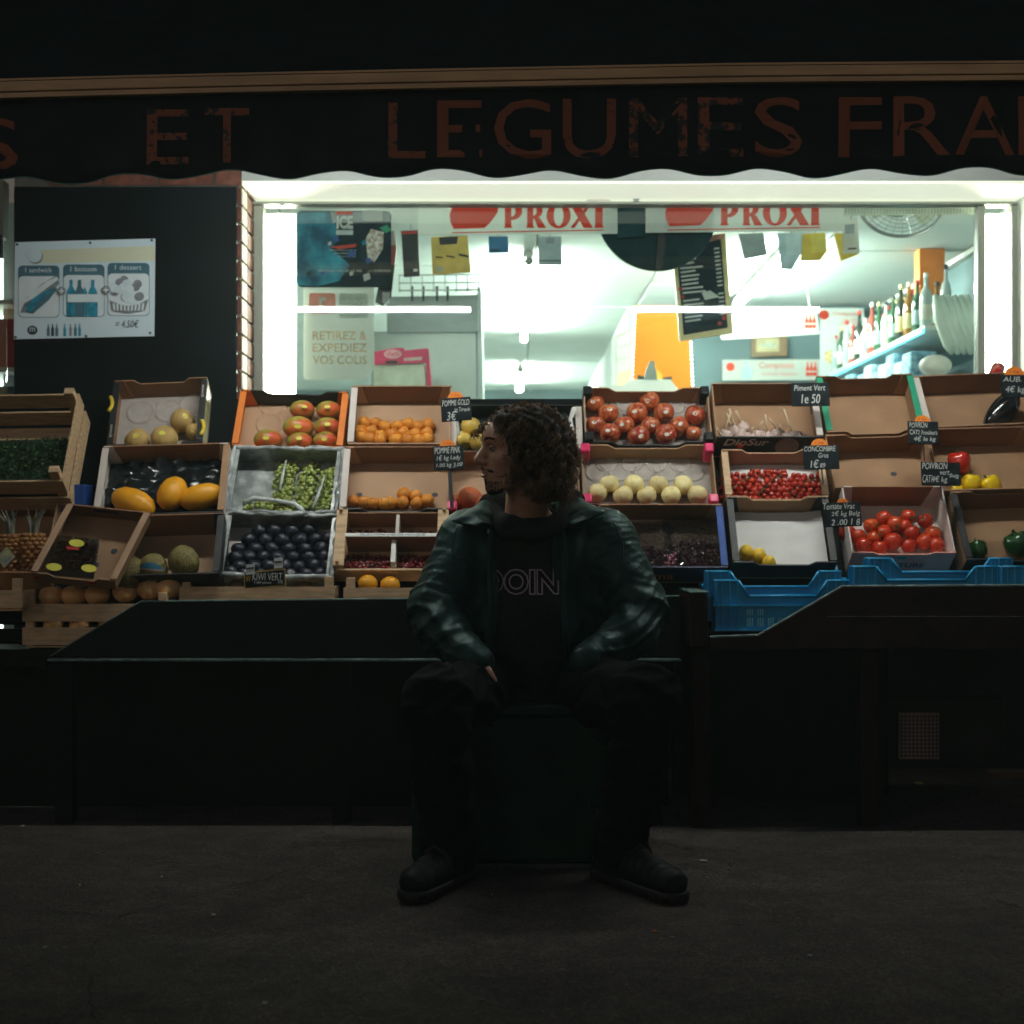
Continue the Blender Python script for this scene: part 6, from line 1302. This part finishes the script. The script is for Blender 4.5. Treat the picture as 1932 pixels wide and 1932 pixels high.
rnd_ = random.Random(21); mb = MB(); facec = Hd(.09,0,-.035)
for c_i in range(860):                                # each clump is a ringlet of several strands
    i = rnd_.randrange(len(vv)); p, n_ = Vector(vv[i]), Vector(vn[i])
    if p.z < 1.085 and n_.z < -.3: continue
    loose = rnd_.random() < .30; L_ = rnd_.uniform(.028,.055)*(1.15 if loose else 1); R_ = rnd_.uniform(.0045,.0095); turns = L_/rnd_.uniform(.020,.036)
    front = p.dot(Vector(fw)) > Vector(hc).dot(Vector(fw)) + .045
    d = (Vector((rnd_.gauss(0,.45), rnd_.gauss(0,.45), -1.0+.7*max(0,n_.z))) + n_*(1.0 if loose else .42) + (Vector(-fw)*.5 if front else Vector((0,0,0)))).normalized()
    a_ = d.orthogonal().normalized(); b_ = d.cross(a_); ph = rnd_.uniform(0,6.28); N_ = 13
    for st_i in range(9):
        off_ = Vector((rnd_.gauss(0,.0045), rnd_.gauss(0,.0045), rnd_.gauss(0,.0045))); ph2 = ph + rnd_.gauss(0,.35); Ls = L_*rnd_.uniform(.8,1.1); Rs = R_*rnd_.uniform(.8,1.15); pts = []
        for k in range(N_):
            t_ = k/(N_-1); an = ph2 + 6.28*turns*t_
            pts.append(p - n_*.007 + off_*(.5+t_) + d*Ls*t_ + Vector((0,0,-.014*t_*t_)) + n_*(.016 if loose else .009)*math.sin(t_*3.1) + (a_*math.cos(an)+b_*math.sin(an))*Rs*min(1,t_*3+.3))
        mb.tube(pts, [.0008+.0004*math.sin(3.14*min(1,k/(N_-1)+.1)) for k in range(N_)], 3, False)
for k in range(18):                                   # loose locks hanging over the brow
    p = Vector(Hd(.066+rnd_.uniform(-.012,.012), rnd_.uniform(-.06,.02), .080+rnd_.uniform(-.010,.012))); d = (Vector(fw)*.5 + Vector(sd_)*rnd_.uniform(-.2,.3) + Vector((0,0,-1))).normalized(); a_ = d.orthogonal().normalized(); b_ = d.cross(a_); ph = rnd_.uniform(0,6); L_ = rnd_.uniform(.04,.075)
    mb.tube([p + d*L_*t_ + Vector(fw)*.030*math.sin(t_*2.2) + (a_*math.cos(ph+16*t_)+b_*math.sin(ph+16*t_))*.006 for t_ in [j/15 for j in range(16)]], [.0013]*15+[.0006], 3, False)
for k in range(620):                                   # frizz and flyaway hairs
    i = rnd_.randrange(len(vv)); p, n_ = Vector(vv[i]), Vector(vn[i])
    if (p - Vector(facec)).length < .085: continue
    d = (n_*1.1 + Vector((rnd_.gauss(0,.6), rnd_.gauss(0,.6), rnd_.gauss(-.2,.6)))).normalized(); a_ = d.orthogonal().normalized(); b_ = d.cross(a_); ph = rnd_.uniform(0,6.28); L_ = rnd_.uniform(.02,.048)
    mb.tube([p + d*L_*t_ + Vector((0,0,-.02*t_*t_)) + (a_*math.cos(ph+9*t_)+b_*math.sin(ph+9*t_))*.0055*t_ for t_ in [j/9 for j in range(10)]], [.0006]*9+[.0002], 3, False)
P('curls', mb, hairm, pers, True, smooth=True, kind='stuff')
# ---- sweatshirt
ws = SDF((-.4,4.2,.5),(.5,5.0,1.16), .007)
ws.ell(V(1005,1065,4.70), (.185,.125,.17), .05); ws.ell(V(1005,1190,4.66), (.17,.15,.19), .05)
for a, b in (((932,975,4.66),(958,992,4.58)),((958,992,4.58),(1008,1000,4.56)),((1008,1000,4.56),(1060,985,4.62)),((1060,990,4.62),(1082,945,4.72)),((1082,945,4.72),(1040,925,4.82)),((932,985,4.66),(925,952,4.72)),((925,952,4.72),(980,930,4.82)),((980,930,4.82),(1040,925,4.82))): ws.cone(V(*a), V(*b), .030, .030, .03)
sweat = pmesh('sweatshirt', ws.mesh('sweatshirt', cloth))
st_ = BVHTree.FromPolygons([tuple(v.co) for v in sweat.data.vertices], [tuple(p.vertices) for p in sweat.data.polygons])
tm = textmesh('DOIN', outline=.024, off=.035); a = np.array(tm.v); lo, hi = a.min(0), a.max(0); q0, q1 = W(908,1124,4.5), W(1056,1074,4.5); out = []
for x, y, z in ((a-lo)/(hi-lo)):
    wx, wz = q0.x+(q1.x-q0.x)*x, q0.z+(q1.z-q0.z)*y; h_ = st_.ray_cast(PI_ @ Vector((wx,4.2,wz)), Vector((0,1,0))); yy = (MW[pers.name] @ h_[0]).y if h_[0] else 4.55
    out.append((wx, yy - .001 - z*.003, wz))
tm.v = out; P('lettering', tm, mat('grey_embroidery', (.34,.27,.32), .7), sweat, True)
# ---- leather jacket
js = SDF((-.42,4.1,.5),(.60,5.05,1.14), .0055)
js.ell(V(1008,1065,4.72), (.232,.150,.175), .06); js.ell(V(1008,1185,4.70), (.235,.175,.17), .06); js.ell(V(1008,1010,4.74), (.17,.11,.075), .05)
js.cone(V(884,1010,4.72), V(960,985,4.76), .084, .055, .05); js.cone(V(1138,1010,4.72), V(1060,985,4.76), .090, .058, .05)
for sh_, el, wr, el2 in ((V(880,1035,4.70),V(822,1148,4.62),wrL,V(835,1190,4.56)),(V(1150,1035,4.70),V(1208,1150,4.62),wrR,V(1190,1195,4.56))):
    js.cone(sh_, el, .096, .080, .04); js.cone(el, el2, .078, .072, .03); js.cone(el2, wr, .070, .044, .03); js.cone(wr-(wr-el2)*.12, wr+(wr-el2)*.10, .050, .046, .01)
# folds: ridges running across sleeves and body
sl, X = js.win(js.lo, js.lo+js.vox*js.n); x, y, z = X
wx_ = x + .025*np.sin(z*21+1) + .015*np.sin(y*33); wz_ = z + .03*np.sin(x*17+2) + .018*np.sin(y*27+1)
arm = 1/(1+np.exp(-(np.abs(x-.065)-.20)/.02)); low = 1/(1+np.exp((z-.86)/.05))
def ridge(ph, p=2): return (.5+.5*np.cos(2*ph))**p
s1 = np.sign(x-.065)
fold = arm*(.012*ridge(wz_*30 + s1*wx_*26 + y*9)*(.12+.88*low) + .008*ridge(wz_*62 - s1*wx_*38 + 2 + y*14)*low) + (1-arm)*(.008*ridge(wx_*34+wz_*5) + .004*ridge(wx_*55-wz_*12+1))
fold += arm*low*.007*ridge(wz_*48 + s1*wx_*30 + 3*np.sin(y*14+x*9), 6) + arm*.003*ridge(wz_*90 - s1*wx_*64 + y*22, 4)
fold += .0012*np.sin(wx_*70+wz_*40)*np.sin(wz_*80-wx_*30+y*60)
js.a[sl] -= fold.astype(np.float32)*.62
# open front: carve a channel between the two front edges
cut = np.maximum(np.abs(x-(W(992,1100,4.55).x) - .01*np.sin(z*18)) - (.088 - .10*np.clip(.93-z,-.1,.3)*.15), y-4.72); js.a[sl] = np.maximum(js.a[sl], -cut.astype(np.float32)); del X, x, y, z, wx_, wz_, arm, low, fold, cut
jacket = pmesh('leather_jacket', js.mesh('leather_jacket', leather))
_jt = BVHTree.FromPolygons([tuple(v.co) for v in jacket.data.vertices], [tuple(p.vertices) for p in jacket.data.polygons])
def seam(pts):
    out = []
    for i in range(len(pts)-1):
        for k in range(6):
            u = pts[i][0]+(pts[i+1][0]-pts[i][0])*k/6; v = pts[i][1]+(pts[i+1][1]-pts[i][1])*k/6; q = W(u, v, 4.6); h_ = _jt.ray_cast(PI_ @ Vector((q.x, 4.1, q.z)), Vector((0,1,0)))
            if h_[0]: out.append(MW[pers.name] @ h_[0] + Vector((0,.0005,0)))
    if len(out) > 3: P('seam', MB().tube(out, .0022, 6), leather, jacket, True, smooth=True)
seam([(862,992),(852,1030),(856,1075),(868,1120)]); seam([(1160,985),(1176,1030),(1172,1080),(1158,1125)]); seam([(868,1052),(900,1062),(920,1060)]); seam([(1070,1058),(1110,1064),(1168,1056)])
seam([(1086,1150),(1120,1185),(1140,1200)]); seam([(905,1150),(880,1182)])
# collar: two folded lapel wings
def wing(inner, outer, name):
    I_ = [Vector(V(*p)) for p in inner]; O_ = [Vector(V(*p)) for p in outer]; n = 26; mrow = 8
    def samp(pts, t):
        f = t*(len(pts)-1); i = min(int(f), len(pts)-2); return pts[i].lerp(pts[i+1], f-i)
    vs = []
    for i in range(n+1):
        a, b = samp(I_, i/n), samp(O_, i/n)
        for j in range(mrow+1):
            t_ = j/mrow; p = a.lerp(b, t_) + Vector((0,0,.020*math.sin(math.pi*t_)*(1-t_*.3))) + Vector((0,-.012*math.sin(math.pi*t_)+.004*math.sin(i*.9),.002*math.sin(i*1.3+j))); vs.append(p)
    w_ = mrow+1; o = P(name, MB().add(vs, [(i*w_+j, i*w_+j+1, (i+1)*w_+j+1, (i+1)*w_+j) for i in range(n) for j in range(mrow)]), leather, pers, True, smooth=True)
    m_ = o.modifiers.new('solid','SOLIDIFY'); m_.thickness = .007; m_.offset = 0; s2 = o.modifiers.new('sub','SUBSURF'); s2.levels = 1; s2.render_levels = 1
wing([(1000,928,4.84),(950,934,4.80),(934,948,4.70),(930,972,4.62),(928,1000,4.56)], [(1000,944,4.90),(925,952,4.84),(884,968,4.70),(848,984,4.57),(900,996,4.53)], 'collar')
wing([(1000,928,4.84),(1052,930,4.80),(1072,944,4.70),(1066,975,4.62),(1062,1004,4.56)], [(1000,944,4.90),(1078,944,4.84),(1112,954,4.72),(1146,966,4.59),(1078,994,4.53)], 'collar')
for s_, x0 in ((-1, 925), (1, 1063)):
    P('front_placket', MB().tube([W(x0-s_*2,1002,4.555), W(x0+s_*2,1060,4.545), W(x0-s_*1,1130,4.535), W(x0+s_*4,1200,4.52), W(x0+s_*7,1245,4.53)], [.008,.009,.009,.009,.008], 8), leather, pers, True, smooth=True)
P('zip_pull', MB().tube([W(922,998,4.53), W(921,1006,4.53)], .003, 8), steel, pers, True)
# ---- trousers
ts = SDF((-.5,3.95,.05),(.62,5.0,.78), .007)
ts.ell(V(1005,1290,4.70), (.205,.17,.12), .06)
for hp, kn, an, s_ in ((hpL,knL,anL,-1),(hpR,knR,anR,1)):
    ts.cone(hp, kn, .104, .082, .05); ts.cone(kn, kn+(an-kn)*.55, .082, .077, .04); ts.cone(kn+(an-kn)*.5, an+np.array([0,0,.0]), .076, .068, .03); ts.cone(an, an+np.array([0,-.01,-.07]), .068, .072, .03)
sl, X = ts.win(ts.lo, ts.lo+ts.vox*ts.n); x, y, z = X; wz_ = z+.03*np.sin(x*19)+.02*np.sin(y*23)
ts.a[sl] -= (.010*ridge(wz_*30+x*12+y*10)+.006*ridge(wz_*55-x*25+1)+.003*np.sin(x*60)*np.sin(z*50)).astype(np.float32); ts.a[sl] = np.maximum(ts.a[sl], (.075 + .008*np.sin(x*40) - z).astype(np.float32)); del X, x, y, z
pmesh('trousers', ts.mesh('trousers', denim))
# ---- boots
for (heel, toe, nm) in (((-.150,4.335),(-.262,4.085),'l'),((.275,4.335),(.432,4.070),'r')):
    h_, t_ = np.array([*heel,0.]), np.array([*toe,0.]); f_ = (t_-h_)/np.linalg.norm(t_-h_); s0 = np.cross(f_, [0,0,1]); kk = 1.12
    bx = SDF(np.minimum(h_,t_)-.09, np.maximum(h_,t_)+np.array([.09,.09,.22]), .0055)
    bx.cone(h_+[0,0,.055], t_+[0,0,.052], .042*kk, .042*kk, .02, flat=((0,0,1),1.15)); bx.cone(h_+f_*.03+[0,0,.07], h_+f_*.05+[0,0,.17], .050, .050, .03); bx.cone(h_+f_*.07+[0,0,.11], t_-f_*.07+[0,0,.060], .038, .038, .03)
    sl, X = bx.win(bx.lo, bx.lo+bx.vox*bx.n); bx.a[sl] += (.0025*np.sin((X[0]*f_[0]+X[1]*f_[1])*190)*(X[2] > .06)*(X[2] < .1)).astype(np.float32); bx.a[sl] = np.maximum(bx.a[sl], (.030-X[2]).astype(np.float32))
    bt_ = pmesh('boot', bx.mesh('boot', shoem))
    so_ = SDF(np.minimum(h_,t_)-.09, np.maximum(h_,t_)+np.array([.09,.09,.12]), .0055); so_.cone(h_+[0,0,.02], t_+[0,0,.02], .046*kk, .047*kk, .01)
    sl, X = so_.win(so_.lo, so_.lo+so_.vox*so_.n); so_.a[sl] = np.maximum(np.maximum(so_.a[sl], (X[2]-.034).astype(np.float32)), (.002-X[2]).astype(np.float32)); g_ = (X[0]*f_[0]+X[1]*f_[1]); so_.a[sl] = np.maximum(so_.a[sl], np.minimum(.016-X[2], .004-np.abs(np.mod(g_,.024)-.012)).astype(np.float32))
    pmesh('sole', so_.mesh('sole', solem), bt_)
    for k in range(4):
        c_ = h_ + f_*(.10+.032*k) + [0,0,.160-.020*k]; P('lace', MB().tube([c_-s0*.030-[0,0,.012], c_+[0,0,.008], c_+s0*.030-[0,0,.012]], .0035, 6), mat('lace_dark',(.02,.02,.022),.8), bt_, True, smooth=True)
# ---- green box the person sits on
boxm = mat('dark_green_painted_metal', (.004,.024,.016), .55, .4, 9, .3, 70, spec=.15)
bxo = T('utility_box','dark green scratched box the person is sitting on','box',(-.02,4.75,0)); x0, x1 = W(776,0,4.46).x, W(1150,0,4.46).x
P('body', MB().box(x0, x1, 4.46, 4.95, .015, .455), boxm, bxo, True, bev=.02); P('lid', MB().box(x0-.006, x1+.006, 4.455, 4.955, .457, .49), boxm, bxo, True, bev=.010); P('foot_rail', MB().box(x0+.02, x1-.02, 4.475, 4.93, 0, .014), inkd, bxo, True)
rnd_ = random.Random(3)
for k in range(16):
    u, v = rnd_.uniform(1090,1142), rnd_.uniform(1390,1560); a = W(u,v,4.4592); d_ = Vector((rnd_.uniform(-.02,.03),0,rnd_.uniform(-.03,.03))); P('scratch', MB().tube([a, a+d_*.5+Vector((.002,0,0)), a+d_], .0007, 4), mat('scratch_rust',(.10,.05,.04),.7), bxo, True)

# ---------------------------------------------------------------- thin mist volume added to lift the blacks and spread lamp glow
hz = bpy.data.materials.new('added_haze'); hz.use_nodes = True; t = hz.node_tree; t.nodes.remove(t.nodes['Principled BSDF'])
v_ = t.nodes.new('ShaderNodeVolumePrincipled'); v_.inputs['Color'].default_value = (.75,.95,.97,1); v_.inputs['Density'].default_value = .0068; v_.inputs['Anisotropy'].default_value = .3
t.links.new(v_.outputs[0], t.nodes['Material Output'].inputs['Volume'])
h_ = link('added_haze', MB().box(-70,70,-70,70,-1.2,9.6).mesh('added_haze', hz)); h_['kind'] = 'stuff'; h_['label'] = 'thin mist added to lift the blacks around the lit shop'
